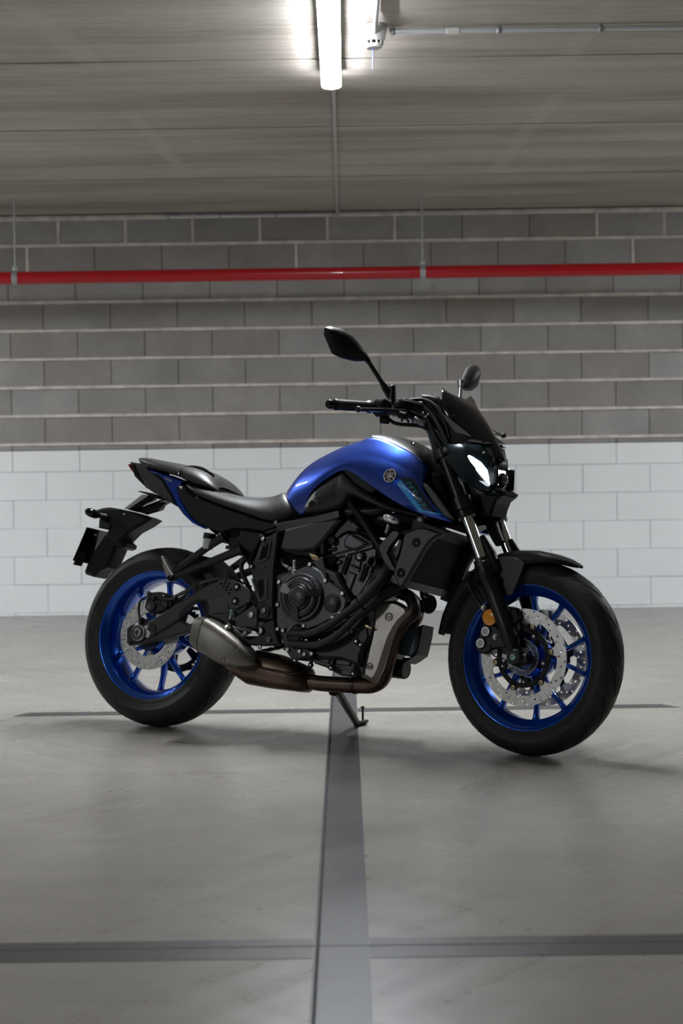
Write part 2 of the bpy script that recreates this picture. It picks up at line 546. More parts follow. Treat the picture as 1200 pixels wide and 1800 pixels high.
def text_mesh(s, size, depth, font_shear=0.0, spacing=1.0):
    """flat lettering as vertices/faces in the XY plane, centred, extruded along +Z"""
    cu = bpy.data.curves.new('t', 'FONT')
    cu.body = s; cu.size = size; cu.extrude = depth / 2; cu.shear = font_shear; cu.space_character = spacing
    cu.align_x = 'CENTER'; cu.align_y = 'CENTER'; cu.resolution_u = 3
    o = bpy.data.objects.new('t', cu); COL.objects.link(o)
    bpy.context.view_layer.update()
    dg = bpy.context.evaluated_depsgraph_get()
    me = bpy.data.meshes.new_from_object(o.evaluated_get(dg))
    vs = [tuple(v.co) for v in me.vertices]; fs = [tuple(p.vertices) for p in me.polygons]
    bpy.data.objects.remove(o); bpy.data.curves.remove(cu); bpy.data.meshes.remove(me)
    return vs, fs
# ------------------------------------------------------------------ the room
WALL_Y, CEIL_Z = 10.06, 2.569
X0, X1, YB = -8.0, 8.0, -9.0

floor = struct(G().box(((X0 + X1) / 2, (YB + WALL_Y + 0.2) / 2, -0.06), (X1 - X0, WALL_Y + 0.2 - YB, 0.12)).build('floor', 'floor_concrete', smooth=0),
               'polished grey concrete garage floor')

def floor_strip(name, pts, z, m):
    g = G(); n = len(pts)
    g.add([(x, y, 0.0002) for x, y in pts] + [(x, y, z) for x, y in pts],
          [tuple(range(n, 2 * n))] + [(i, (i + 1) % n, n + (i + 1) % n, n + i) for i in range(n)])
    return g.build(name, m, floor, smooth=0)

def rect(x0, x1, y0, y1):
    return [(x0, y0), (x1, y0), (x1, y1), (x0, y1)]
floor_strip('painted_strip', rect(-0.0705, 0.031, 0.0, 8.1), 0.0010, 'floor_marking')
floor_strip('painted_strip', rect(-4.0, -0.0715, 2.785, 2.903), 0.0008, 'floor_marking')
floor_strip('painted_strip', rect(0.032, 4.0, 2.785, 2.903), 0.0008, 'floor_marking')
floor_strip('painted_strip', [(-1.235, 5.745), (-0.0715, 5.745), (-0.0715, 5.832), (-1.200, 5.832)], 0.0008, 'floor_marking')
floor_strip('painted_strip', [(0.032, 5.745), (1.218, 5.745), (1.165, 5.832), (0.032, 5.832)], 0.0008, 'floor_marking')
floor_strip('painted_strip', rect(0.30, 0.72, 8.00, 8.075), 0.0008, 'joint_grey')
jg = [(-0.066, 0.0), (-0.0595, 0.0), (-0.0600, 8.1), (-0.0655, 8.1)]
floor_strip('expansion_joint', jg, 0.0014, 'joint_dark')
floor_strip('expansion_joint', rect(-4.0, -0.068, 2.856, 2.8605), 0.0014, 'joint_grey')
floor_strip('expansion_joint', rect(-0.0595, 4.0, 2.856, 2.8605), 0.0014, 'joint_grey')

# ceiling of precast slabs, one object per slab, a dark joint between neighbours
ceiling = struct(G().box((0, (YB + WALL_Y + 0.2) / 2, CEIL_Z + 0.12), (X1 - X0, WALL_Y + 0.2 - YB, 0.10)).build('ceiling', 'mortar_dark', smooth=0),
                 'board-marked concrete slab ceiling')
seams = [10.02, 8.890, 7.633, 6.409, 5.19, 3.97, 2.75, 1.53, 0.31, -0.91, -2.13, -3.35, -4.57, -5.79, -7.01, -8.23, -9.0]
for a, b in zip(seams[1:], seams[:-1]):
    G().box((0, (a + b) / 2, CEIL_Z + 0.04), (X1 - X0, b - a - 0.020, 0.08)).build('ceiling_slab', 'ceiling_concrete', ceiling, smooth=0)
PAINT_Z0 = 1.064
# back wall: every block in view is an object of its own, mortar beds stand a little proud
wall_back = struct(G().box((0, WALL_Y + 0.14, CEIL_Z / 2), (X1 - X0, 0.20, CEIL_Z)).build('wall_back', 'mortar_dark', smooth=0),
                   'block wall, white below and bare grey above')
G().box((0, WALL_Y + 0.0340, PAINT_Z0 / 2), (X1 - X0, 0.045, PAINT_Z0)).build('painted_backing', 'mortar_white', wall_back, smooth=0)
# strip of mortar that closes the wall against the ceiling
G().box((0, WALL_Y + 0.000, CEIL_Z - 0.014), (X1 - X0, 0.03, 0.034), ch=0.008).build('mortar_fillet', 'mortar', wall_back, smooth=0)

BW, BH = 0.4313, 0.1818
PAINT_Z = 1.066
blk = {}
def block_mesh(w, h, m):
    key = (round(w, 4), round(h, 4), m)
    if key not in blk:
        g = G().box((0, 0, 0), (w, 0.05, h), ch=0.0025)
        o = g.build('block', m, None, smooth=0)
        blk[key] = o.data
        bpy.data.objects.remove(o)
    return blk[key]
rows = []
z = 1.111                       # mortar bed just above the painted part (measured); rows go up and down from it
r = 0
zz = z
while zz < CEIL_Z - 0.03:
    top = min(zz + BH, CEIL_Z - 0.012)
    rows.append((zz, top, r, 'block_bare')); zz += BH; r += 1
zz = z; r = -1
while zz > 0.02:
    lo = max(zz - BH, 0.0)
    rows.append((lo, zz, r, 'mixed' if r == -1 else 'block_white')); zz -= BH; r -= 1
rnd = random.Random(3)
rest = {'block_bare': G(), 'block_white': G()}
for (lo, hi, r, m) in rows:
    # horizontal offset of a vertical joint, measured course by course
    if r >= 0:
        off = [-1.495, -1.708, -1.495, -1.708, -1.495, -1.716, -1.590, -1.819][min(r, 7)]
    else:
        off = -1.708 if r % 2 else -1.495
    x = off - BW * 13
    while x < X1:
        a, b = max(x, X0), min(x + BW, X1)
        if b > X0 and b - a > 0.06:
            cx = (a + b) / 2
            inview = -2.62 < cx < 2.62
            for (l, h, mm) in ([(lo, PAINT_Z, 'block_white'), (PAINT_Z, hi, 'block_bare')] if m == 'mixed' else [(lo, hi, m)]):
                joint = 0.010 if mm == 'block_bare' else 0.006
                zt = joint if mm == 'block_bare' else 0.0018
                w, hh = b - a - joint * (0.36 if mm == 'block_bare' else 0.8), h - l - zt
                if m == 'mixed':
                    w, hh = b - a - 0.005, h - l - (0.005 if mm == 'block_bare' else 0.002)
                dy = rnd.uniform(-0.003, 0.003)
                cz = (l + h) / 2 + (-zt / 2 if m != 'mixed' else 0)
                if inview:
                    o = shared('block', block_mesh(w, hh, mm), wall_back, Matrix.Translation((cx, WALL_Y + 0.03 + dy, cz)))
                else:
                    rest[mm].box((cx, WALL_Y + 0.03 + dy, cz), (w, 0.05, hh))
        x += BW
    if r >= 0 or m == 'mixed':
        # mortar bed on top of the course below, squeezed out a little
        pts = []
        g = G()
        rings = []
        nseg = 70
        zc = lo if r >= 0 else hi
        for i in range(nseg + 1):
            x = X0 + (X1 - X0) * i / nseg
            p = 0.009 + rnd.uniform(-0.004, 0.004)
            h0 = 0.0110 + rnd.uniform(-0.002, 0.002)
            rings.append([(x, WALL_Y + 0.03, zc - 0.005 - h0), (x, WALL_Y - p + 0.003, zc - 0.005 - h0 * .8), (x, WALL_Y - p + 0.003, zc - 0.005 + h0 * .8), (x, WALL_Y + 0.03, zc - 0.005 + h0)])
        if r >= 0:
            g.loft(rings, True, True).build('mortar_bed', 'mortar', wall_back, smooth=0)
for mm, g in rest.items():
    o = g.build('block_rest', mm, wall_back, smooth=0); o['kind'] = 'stuff'
# some vertical joints of the bare courses are filled with pale mortar
for (x, r) in [(-1.819 + BW * k, 7) for k in (0, 1, 2, 3, 4, 5, 8, 9)] + [(-1.590 + BW * k, 6) for k in (-1, 3, 8)]:
    zz = 1.111 + BH * r
    xo = {7: -1.819, 6: -1.590}[r]
    k = round((x - xo) / BW)
    G().box((xo + k * BW, WALL_Y + 0.012, zz + BH / 2 - 0.004), (0.018, 0.03, BH - 0.01), ch=0.003).build('mortar_joint', 'mortar', wall_back, smooth=0)

# the walls out of frame close the garage
struct(G().box((X0 - 0.1, (YB + WALL_Y) / 2, CEIL_Z / 2), (0.2, WALL_Y - YB + 0.4, CEIL_Z)).build('wall_left', 'plain_wall', smooth=0), 'plain grey side wall out of frame')
struct(G().box((X1 + 0.1, (YB + WALL_Y) / 2, CEIL_Z / 2), (0.2, WALL_Y - YB + 0.4, CEIL_Z)).build('wall_right', 'plain_wall', smooth=0), 'plain grey side wall out of frame')
struct(G().box((0, YB - 0.1, CEIL_Z / 2), (X1 - X0, 0.2, CEIL_Z)).build('wall_front', 'dark_wall', smooth=0), 'plain grey wall behind the camera')

# ------------------------------------------------------------------ tube lamps
def tube_lamp(x, y0, y1, label):
    t = thing('tube_lamp', label, 'lamp', (x, (y0 + y1) / 2, CEIL_Z), 'tube lamps of the garage')
    L = (y1 - y0) / 2
    G().box((0, 0, -0.037), (0.082, 2 * L - 0.02, 0.074), ch=0.005).build('housing', 'lamp_housing', t)
    rings = []
    for s in np.linspace(-1, 1, 61):
        yy = s * L
        e = L - abs(yy)
        k = 1.0 if e > 0.045 else math.sqrt(max(0.0, 1 - ((0.045 - e) / 0.045) ** 2))
        k = max(k, 0.12)
        rings.append([(0.0400 * k * math.cos(a), yy, -0.0738 + 0.0070 * (0.3 + 0.7 * k) * math.sin(a)) for a in np.linspace(-PI, 0, 16)])
    G().loft(rings).build('diffuser', 'lamp_diffuser', t, smooth=60)
    return t
tube_lamp(-0.036, 5.30, 6.60, 'glowing white tube lamp on the ceiling above the motorcycle')
for (x, y, lb) in ((-4.0, 7.5, 'white tube lamp out of frame left of the motorcycle'), (4.0, 7.5, 'white tube lamp out of frame right of the motorcycle'),
                   (-4.6, 1.3, 'white tube lamp out of frame on the left beside the camera'), ):
    tube_lamp(x, y - 0.65, y + 0.65, lb)

# ------------------------------------------------------------------ fire pipe, conduits, detector
fp = thing('fire_pipe', 'long red sprinkler pipe hung along the back wall', 'pipe', (0, 9.42, 2.12))
PZ = 2.091
G().cyl((X0 + 0.01, 0, PZ - 2.12), (X1 - 0.01, 0, PZ - 2.12), 0.038, seg=28).build('pipe', 'red_pipe', fp)
for x in (-1.965, 0.480, 2.93, -4.41):
    g = G().lathe([(0.0385, -0.016), (0.043, -0.016), (0.043, 0.016), (0.0385, 0.016)], (x, 0, PZ - 2.12), (1, 0, 0), 28, True)
    g.box((x, 0, PZ - 2.12 + 0.055), (0.028, 0.022, 0.035), ch=0.004)
    g.build('clamp', 'galvanised', fp)
    G().cyl((x, 0, PZ - 2.12 + 0.06), (x, 0, CEIL_Z - 2.12 + 0.01), 0.0058, seg=10).build('hanger_rod', 'galvanised', fp)

cd = thing('conduit', 'thin grey conduit from the lamp along the ceiling to the block wall', 'conduit', (-0.028, 8.2, CEIL_Z))
G().tube([(0.0, -1.58, -0.012), (0.0, 0, -0.012), (0.0, 1.79, -0.012), (0.0, 1.815, -0.016), (0.0, 1.828, -0.03)], 0.009, 10, 4).build('pipe', 'conduit_grey', cd)
G().tube([(-0.012, 1.815, -0.026), (-0.5, 1.815, -0.026), (-1.13, 1.815, -0.026)], 0.0105, 10, 0).build('pipe', 'conduit_pale', cd)
for x in (-0.03, -0.39, -0.75, -1.08):
    G().box((x, 1.816, -0.026), (0.018, 0.026, 0.028), ch=0.003).build('clip', 'galvanised', cd)

sd = thing('smoke_detector', 'white smoke detector on the ceiling beside the tube lamp', 'detector', (0.130, 5.95, CEIL_Z))
G().lathe([(0.0001, 0), (0.046, 0), (0.049, -0.004), (0.049, -0.022), (0.046, -0.032), (0.0001, -0.032)], (0, 0, 0), (0, 0, 1), 36).build('base', 'detector_white', sd)
G().lathe([(0.046, -0.032), (0.043, -0.052), (0.034, -0.060)], (0, 0, 0), (0, 0, 1), 36).build('body', 'detector_white', sd)
for k in range(10):
    a = 2 * PI * k / 10
    G().box((0.0325 * math.cos(a), 0.0325 * math.sin(a), -0.066), (0.006, 0.006, 0.014), Matrix.Rotation(a, 3, 'Z')).build('rib', 'detector_white', sd, smooth=0)
G().lathe([(0.0001, -0.060), (0.028, -0.060), (0.028, -0.072), (0.0001, -0.072)], (0, 0, 0), (0, 0, 1), 24).build('grille', 'black_plastic', sd)
G().lathe([(0.0001, -0.072), (0.033, -0.072), (0.034, -0.076), (0.027, -0.084), (0.0001, -0.085)], (0, 0, 0), (0, 0, 1), 36).build('cap', 'detector_white', sd)
G().cyl((-0.004, 0, -0.082), (-0.006, 0, -0.165), 0.0012, seg=6).build('indicator_wire', 'blue_thread', sd)

c2 = thing('conduit', 'pale conduit running right along the ceiling from the smoke detector', 'conduit', (0.19, 5.97, CEIL_Z - 0.004))
G().cyl((0.0, 0, -0.014), (6.0, 0.0, -0.014), 0.0095, seg=12).build('pipe', 'conduit_pale', c2)
G().cyl((0.215, 0, -0.014), (0.265, 0, -0.014), 0.013, seg=12, ch=0.002).build('coupling', 'detector_white', c2)
for x in (0.012, 0.415, 0.80, 1.20):
    G().box((x, 0, -0.014), (0.018, 0.026, 0.028), ch=0.004).build('clip', 'galvanised', c2)
c3 = thing('conduit', 'short grey conduit entering the smoke detector from above', 'conduit', (0.135, 5.92, CEIL_Z - 0.016))
G().tube([(-0.002, 0, -0.020), (-0.002, -0.12, -0.006), (0.0, -0.35, -0.002), (0.0, -1.2, 0.0), (0.0, -3.0, 0.0)], 0.010, 12, 4).build('pipe', 'conduit_pale', c3)
# ------------------------------------------------------------------ motorcycle frame of reference
# bike axes: x forward, y to the bike's left, z up, ground under the wheels at z = 0; it leans on its side stand
BIKE_T, BIKE_YAW, LEAN, STEER = (-0.06246, 5.1231, 0.0016), 0.50137, 0.17757, -0.15007
WB, RAKE, TRAIL = 1.40, math.radians(24.8), 0.09
RB = rot3('z', -BIKE_YAW) @ rot3('x', -LEAN)
bike = thing('motorcycle', 'blue and black naked motorcycle leaning on its side stand in the garage', 'motorcycle')
bm4 = np.eye(4); bm4[:3, :3] = RB; bm4[:3, 3] = BIKE_T
bike.matrix_world = Matrix(bm4.tolist())
_ax = np.array([-math.sin(RAKE), 0, math.cos(RAKE)])
_K = np.array([[0, -_ax[2], _ax[1]], [_ax[2], 0, -_ax[0]], [-_ax[1], _ax[0], 0]])
RS = np.eye(3) + math.sin(STEER) * _K + (1 - math.cos(STEER)) * (_K @ _K)
_A = np.array([WB / 2 + TRAIL, 0, 0])
ms4 = np.eye(4); ms4[:3, :3] = RS; ms4[:3, 3] = _A - RS @ _A
MS = Matrix(ms4.tolist())          # turns the front assembly about the steering axis

def _ray(px, py):
    return CAM_R @ np.array([(px - 600) / F_PX, 1, -(py - 900) / F_PX])

def P(px, py, y=0.0):
    """a point measured in the photograph, placed on the bike's own side plane y"""
    dl = RB.T @ _ray(px, py); cl = RB.T @ (np.array([0, 0, CAM_H]) - np.array(BIKE_T))
    q = cl + (y - cl[1]) / dl[1] * dl
    return Vector(q.tolist())

def PF(px, py, y=0.0):
    """the same for the turned front assembly"""
    dl = RS.T @ (RB.T @ _ray(px, py)); cl = RS.T @ (RB.T @ (np.array([0, 0, CAM_H]) - np.array(BIKE_T)) - _A) + _A
    q = cl + (y - cl[1]) / dl[1] * dl
    return Vector(q.tolist())

def XZ(pts, y, fn=P):
    return [(fn(a, b, y).x, fn(a, b, y).z) for a, b in pts]

# ------------------------------------------------------------------ wheels
FC, RC = Vector((WB / 2, 0, 0.300)), Vector((-WB / 2, 0, 0.315))

def tyre_profile(R, hw, rb, bw):
    """half profile points (r, y) from one bead over the crown to the other"""
    pts = []
    pts.append((rb, -bw)); pts.append((rb + 0.006, -bw - 0.004))
    pts.append((rb + 0.014, -bw - 0.0065)); pts.append((rb + 0.0150, -bw - 0.0053))
    rs = rb + 0.55 * (R - rb) * 0.72
    pts.append((rs, -hw * 0.975))
    n = 9
    a0 = math.radians(82)
    h = R - rs - 0.004
    for i in range(n * 2 + 1):
        a = -a0 + a0 * i / n
        pts.append((rs + 0.004 + h * (math.cos(a) - math.cos(a0)) / (1 - math.cos(a0)), hw * math.sin(a) / math.sin(a0)))
    pts += [(r, -y) for r, y in pts[:5][::-1]]
    # inner liner
    pts += [(rb + 0.004, bw - 0.006), (rb + 0.03, 0), (rb + 0.004, -bw + 0.006)]
    return pts

def rim_profile(bw, deep):
    R = 0.230
    w = bw
    half = [(R, -w), (R + 0.0015, -w + 0.003), (R - 0.002, -w + 0.007), (R - 0.014, -w + 0.009), (0.206, -w + 0.020), (0.200, -0.012)]
    inner = [(0.190, -0.014), (0.194, -w + 0.030), (0.204, -w + 0.014), (0.212, -w + 0.005), (0.217, -w + 0.0035), (0.2185, -w + 0.001), (0.222, -w - 0.002), (R - 0.002, -w - 0.002)]
    right = half; left = [(r, -y) for r, y in half[::-1]]
    il = [(r, -y) for r, y in inner[::-1]]
    return right + left + il + inner[:]

def perforated_disc(r0, r1, th, n, rows, pattern, hole):
    """flat ring with real drilled holes"""
    g = G()
    dr = (r1 - r0) / rows
    def pt(r, t, y):
        return (r * math.cos(t), y, r * math.sin(t))
    for y, s in ((-th / 2, 1), (th / 2, -1)):
        for k in range(rows):
            for i in range(n):
                ra, rb = r0 + k * dr, r0 + (k + 1) * dr
                ta, tb = 2 * PI * i / n, 2 * PI * (i + 1) / n
                rm, tm = (ra + rb) / 2, (ta + tb) / 2
                o = [(ra, ta), (ra, tm), (ra, tb), (rm, tb), (rb, tb), (rb, tm), (rb, ta), (rm, ta)]
                ov = [pt(r, t, y) for r, t in o]
                if pattern(i, k):
                    c = (rm * math.cos(tm), rm * math.sin(tm))
                    hv = []
                    for (r, t) in o:
                        d = Vector((r * math.cos(t) - c[0], r * math.sin(t) - c[1])).normalized() * hole
                        hv.append((c[0] + d.x, y, c[1] + d.y))
                    g.add(ov + hv, [(j, (j + 1) % 8, 8 + (j + 1) % 8, 8 + j) for j in range(8)])
                    if s > 0:
                        hb = [(a, -y, b) for a, _, b in hv]
                        g.add(hv + hb, [(j, (j + 1) % 8, 8 + (j + 1) % 8, 8 + j) for j in range(8)])
                else:
                    g.add(ov, [tuple(range(8))])
    for r in (r0, r1):
        v = []
        for i in range(n * 2):
            t = PI * i / n
            v += [pt(r, t, -th / 2), pt(r, t, th / 2)]
        m = n * 2
        g.add(v, [(2 * i, 2 * ((i + 1) % m), 2 * ((i + 1) % m) + 1, 2 * i + 1) for i in range(m)])
    return g

def spokes(parent, hub_r, th0, w0, yc):
    for k in range(5):
        for s in (-1, 1):
            a = th0 + k * 72 + s * 16.2
            ai = th0 + k * 72 + s * 7.0
            g = G()
            pts, ww, hh = [], [], []
            for (t, w, h) in ((0.0, 0.024, 0.050), (0.25, 0.0155, 0.036), (0.55, 0.0115, 0.027), (0.82, 0.0120, 0.025), (0.93, 0.017, 0.028), (1.0, 0.040, 0.034)):
                r = hub_r + (0.1965 - hub_r) * t
                A = math.radians(ai + (a - ai) * min(1.0, t * 1.15))
                pts.append((r * math.cos(A), yc, r * math.sin(A))); ww.append(h); hh.append(w)
            g.bar(pts, ww, hh, (0, 1, 0), 0.22)
            g.build('spoke', 'blue_rim', parent, smooth=45)

def tyre_text(parent, s, r, y, ang0, size, flip):
    vs, fs = text_mesh(s, size, 0.0006, 0, 1.15)
    out = []
    for (x, v, z) in vs:
        # wrapped round the sidewall; letters stand with their feet to the hub
        t = ang0 - x / r
        rr = r + v
        out.append((rr * math.cos(t), y + 0.30 * v * 0.2 - z * 0.5, rr * math.sin(t)))
    G().add(out, fs).build('sidewall_lettering', 'rubber_text', parent, smooth=0)

def tread(parent, R, hw, rb, n, front):
    """grooves cut on a slant across the shoulder"""
    prof = tyre_profile(R, hw, rb, 0.05)[5:24]
    ys = [p[1] for p in prof]; rs = [p[0] for p in prof]
    def surf(y, t, off=0.0010):
        r = float(np.interp(y, ys, rs)) + off
        return (r * math.cos(t), y, r * math.sin(t))
    g = G()
    def groove(y0, t0, y1, t1, w, bow=0.0):
        m = 9
        line = [(y0 + (y1 - y0) * i / (m - 1), t0 + (t1 - t0) * i / (m - 1) + bow * math.sin(PI * i / (m - 1))) for i in range(m)]
        vs = []
        for i, (y, t) in enumerate(line):
            (ya, ta), (yb, tb) = line[max(i - 1, 0)], line[min(i + 1, m - 1)]
            d = Vector(((tb - ta) * R, yb - ya)).normalized()
            u = i / (m - 1)
            ww = w * (0.25 + 0.75 * math.sin(PI * (0.12 + 0.80 * u)))
            vs += [surf(y + d.x * ww, t - d.y * ww / R), surf(y - d.x * ww, t + d.y * ww / R)]
        g.add(vs, [(2 * i, 2 * i + 1, 2 * i + 3, 2 * i + 2) for i in range(m - 1)])
    for k in range(n):
        t = 2 * PI * k / n
        for s in (-1, 1):
            groove(s * hw * 0.10, t + 0.02 * s, s * hw * 0.50, t + 0.20, 0.0030, 0.02)
            groove(s * hw * 0.42, t + 0.17, s * hw * 0.80, t + 0.33, 0.0020, 0.015)
            groove(s * hw * 0.05, t + 0.14 + 0.02 * s, s * hw * 0.38, t + 0.22, 0.0016, 0.03)
            groove(s * hw * 0.55, t + 0.02, s * hw * 0.92, t + 0.10, 0.0010, 0.01)
    o = g.build('tread_groove', 'rubber_groove', parent, smooth=60); o['kind'] = 'stuff'
    return o

# front wheel ----------------------------------------------------------
fw = G().lathe(rim_profile(0.047, 0), (0, 0, 0), (0, 1, 0), 96, True).build('front_wheel', 'blue_rim', bike, MS @ Matrix.Translation(FC), smooth=50, label='blue ten-spoke front wheel')
G().lathe(tyre_profile(0.300, 0.060, 0.222, 0.0475), (0, 0, 0), (0, 1, 0), 112, True).build('tyre', 'rubber', fw, smooth=38)
tread(fw, 0.300, 0.060, 0.222, 18, True)
spokes(fw, 0.055, 75.0 - 144, 0.02, 0.0)
G().lathe([(0.030, -0.058), (0.052, -0.055), (0.060, -0.045), (0.062, -0.02), (0.062, 0.02), (0.060, 0.045), (0.052, 0.055), (0.030, 0.058)], (0, 0, 0), (0, 1, 0), 40, True).build('hub', 'blue_rim', fw)
fdisc = perforated_disc(0.1175, 0.149, 0.0045, 54, 3, lambda i, k: (i - k) % 3 == 0, 0.0037)
for s in (-1, 1):
    y = s * 0.0623
    d = fdisc.build('brake_disc', 'disc_steel', fw, Matrix.Translation((0, y, 0)), smooth=0)
    g = G()
    for k in range(6):
        a = math.radians(71.5 + 60 * k)
        tabs = []
        for (r, w) in ((0.119, 0.020), (0.108, 0.012), (0.098, 0.0105)):
            tabs.append((r, w))
        pr = [(r, w) for r, w in tabs] + [(0.091, 0.006)]
        q = [(r, w) for r, w in pr] + [(r, -w) for r, w in pr[::-1]]
        R = Matrix.Rotation(-a, 4, 'Y')
        ring1 = [R @ Vector((r, y - 0.0021, w)) for r, w in q]; ring2 = [R @ Vector((r, y + 0.0021, w)) for r, w in q]
        g.loft([ring1, ring2])
    g.build('disc_tabs', 'disc_steel', fw, smooth=0)['kind'] = 'stuff'
    g = G().lathe([(0.078, -0.004), (0.091, -0.004), (0.093, -0.002), (0.093, 0.003), (0.078, 0.003)], (0, y, 0), (0, 1, 0), 60, True)
    for k in range(6):
        a = math.radians(71.5 + 60 * k)
        g.cyl((0.094 * math.cos(a), y - 0.004, 0.094 * math.sin(a)), (0.094 * math.cos(a), y + 0.003, 0.094 * math.sin(a)), 0.013, seg=16)
    for k in range(5):
        a = math.radians(59.5 - 72 * k)
        g.cyl((0.075 * math.cos(a), y - 0.004, 0.075 * math.sin(a)), (0.075 * math.cos(a), y + 0.004, 0.075 * math.sin(a)), 0.013, seg=16)
        g.bar([(0.078 * math.cos(a), y, 0.078 * math.sin(a)), (0.055 * math.cos(a - .35), y * .8, 0.055 * math.sin(a - .35))], 0.006, 0.014)
    g.build('disc_carrier', 'black_plastic', fw)
    for k in range(6):
        a = math.radians(71.5 + 60 * k)
        c = Vector((0.0985 * math.cos(a), y + s * 0.003, 0.0985 * math.sin(a)))
        G().lathe([(0.0001, 0.001), (0.003, 0.001), (0.0035, 0.004), (0.0062, 0.004), (0.0078, 0.003), (0.0082, 0), (0.0001, 0)], c, (0, s, 0), 16).build('disc_button', 'brass', fw)
    for k in range(5):
        a = math.radians(59.5 - 72 * k)
        G().bolt((0.075 * math.cos(a), y + s * 0.004, 0.075 * math.sin(a)), (0, s, 0), 0.0062, 0.006, socket=False).build('carrier_bolt', 'aluminium', fw)
tr = G()
for k in range(44):
    a = 2 * PI * k / 44
    R = Matrix.Rotation(-a, 3, 'Y')
    tr.box(R @ Vector((0.0475, -0.068, 0)), (0.012, 0.0025, 0.0030), R)
tr.lathe([(0.0535, -0.0695), (0.056, -0.0695), (0.056, -0.0665), (0.0535, -0.0665)], (0, 0, 0), (0, 1, 0), 48, True)
tr.lathe([(0.036, -0.0695), (0.0415, -0.0695), (0.0415, -0.0665), (0.036, -0.0665)], (0, 0, 0), (0, 1, 0), 48, True)
tr.build('sensor_ring', 'disc_steel_dark', fw, smooth=0)
G().lathe([(0.012, -0.098), (0.026, -0.098), (0.027, -0.094), (0.027, -0.080), (0.030, -0.078), (0.030, -0.068), (0.012, -0.068)], (0, 0, 0), (0, 1, 0), 32, True).build('axle_collar', 'aluminium', fw)
tyre_text(fw, '120/70 ZR 17', 0.249, -0.0586, math.radians(191), 0.0135, 1)

# rear wheel -----------------------------------------------------------
rw = G().lathe(rim_profile(0.072, 0), (0, 0, 0), (0, 1, 0), 96, True).build('rear_wheel', 'blue_rim', bike, Matrix.Translation(RC), smooth=50, label='blue ten-spoke rear wheel')
G().lathe(tyre_profile(0.315, 0.0885, 0.222, 0.0725), (0, 0, 0), (0, 1, 0), 112, True).build('tyre', 'rubber', rw, smooth=38)
tread(rw, 0.315, 0.0885, 0.222, 14, False)
spokes(rw, 0.060, 72.0 - 72, 0.02, 0.004)
G().lathe([(0.028, -0.070), (0.050, -0.068), (0.066, -0.052), (0.068, -0.02), (0.068, 0.04), (0.060, 0.07), (0.028, 0.075)], (0, 0, 0), (0, 1, 0), 40, True).build('hub', 'blue_rim', rw)
DY = -0.0845
rdisc = perforated_disc(0.0865, 0.1225, 0.0045, 48, 3, lambda i, k: (i - k) % 3 != 1 and (i // 2) % 2 == 0 or (i + k) % 4 == 0, 0.0032)
rdisc.build('brake_disc', 'disc_steel', rw, Matrix.Translation((0, DY, 0)), smooth=0)
g = G().lathe([(0.076, -0.0022), (0.0868, -0.0022), (0.0868, 0.0022), (0.076, 0.0022)], (0, DY, 0), (0, 1, 0), 72, True)
for k in range(5):
    a = math.radians(-82 + 72 * k)
    q = [(0.077, 0.022), (0.070, 0.010), (0.062, 0.009), (0.058, 0.004)]
    q = q + [(r, -w) for r, w in q[::-1]]
    R = Matrix.Rotation(-a, 4, 'Y')
    g.loft([[R @ Vector((r, DY - 0.0022, w)) for r, w in q], [R @ Vector((r, DY + 0.0022, w)) for r, w in q]])
g.build('disc_inner_ring', 'disc_steel', rw, smooth=0)
for k in range(5):
    a = math.radians(-82 + 72 * k)
    G().bolt((0.066 * math.cos(a), DY - 0.002, 0.066 * math.sin(a)), (0, -1, 0), 0.0072, 0.006).build('disc_bolt', 'zinc', rw)
    R = Matrix.Rotation(-a, 4, 'Y')
    G().bar([R @ Vector((0.066, -0.081, 0)), R @ Vector((0.052, -0.055, 0))], 0.022, 0.024).build('disc_mount', 'blue_rim', rw)
tr = G()
for k in range(44):
    a = 2 * PI * k / 44
    R = Matrix.Rotation(-a, 3, 'Y')
    tr.box(R @ Vector((0.0475, -0.0905, 0)), (0.010, 0.0025, 0.0030), R)
tr.lathe([(0.0525, -0.092), (0.055, -0.092), (0.055, -0.089), (0.0525, -0.089)], (0, 0, 0), (0, 1, 0), 48, True)
tr.lathe([(0.032, -0.092), (0.0425, -0.092), (0.0425, -0.089), (0.032, -0.089)], (0, 0, 0), (0, 1, 0), 48, True)
tr.build('sensor_ring', 'engine_dark', rw, smooth=0)
tyre_text(rw, '180/55 ZR 17', 0.251, -0.0852, math.radians(169), 0.0145, 1)
# sprocket and chain on the far side
g = G()
SPY = 0.098
q = []
for k in range(43 * 4):
    a = 2 * PI * k / (43 * 4)
    q.append(((0.111 + (0.004 if k % 4 < 2 else -0.003)) * math.cos(a), (0.111 + (0.004 if k % 4 < 2 else -0.003)) * math.sin(a)))
inn = [(0.094 * math.cos(2 * PI * k / (43 * 4)), 0.094 * math.sin(2 * PI * k / (43 * 4))) for k in range(43 * 4)]
n = len(q)
for y in (SPY - 0.003, SPY + 0.003):
    g.add([(x, y, z) for x, z in q] + [(x, y, z) for x, z in inn], [(i, (i + 1) % n, n + (i + 1) % n, n + i) for i in range(n)])
g.add([(x, SPY - 0.003, z) for x, z in q] + [(x, SPY + 0.003, z) for x, z in q], [(i, (i + 1) % n, n + (i + 1) % n, n + i) for i in range(n)])
for k in range(6):
    R = Matrix.Rotation(-math.radians(20 + 60 * k), 4, 'Y')
    g.bar([R @ Vector((0.098, SPY, 0)), R @ Vector((0.055, SPY, 0))], 0.006, [0.030, 0.020])
g.build('sprocket', 'engine_dark', rw, smooth=0)
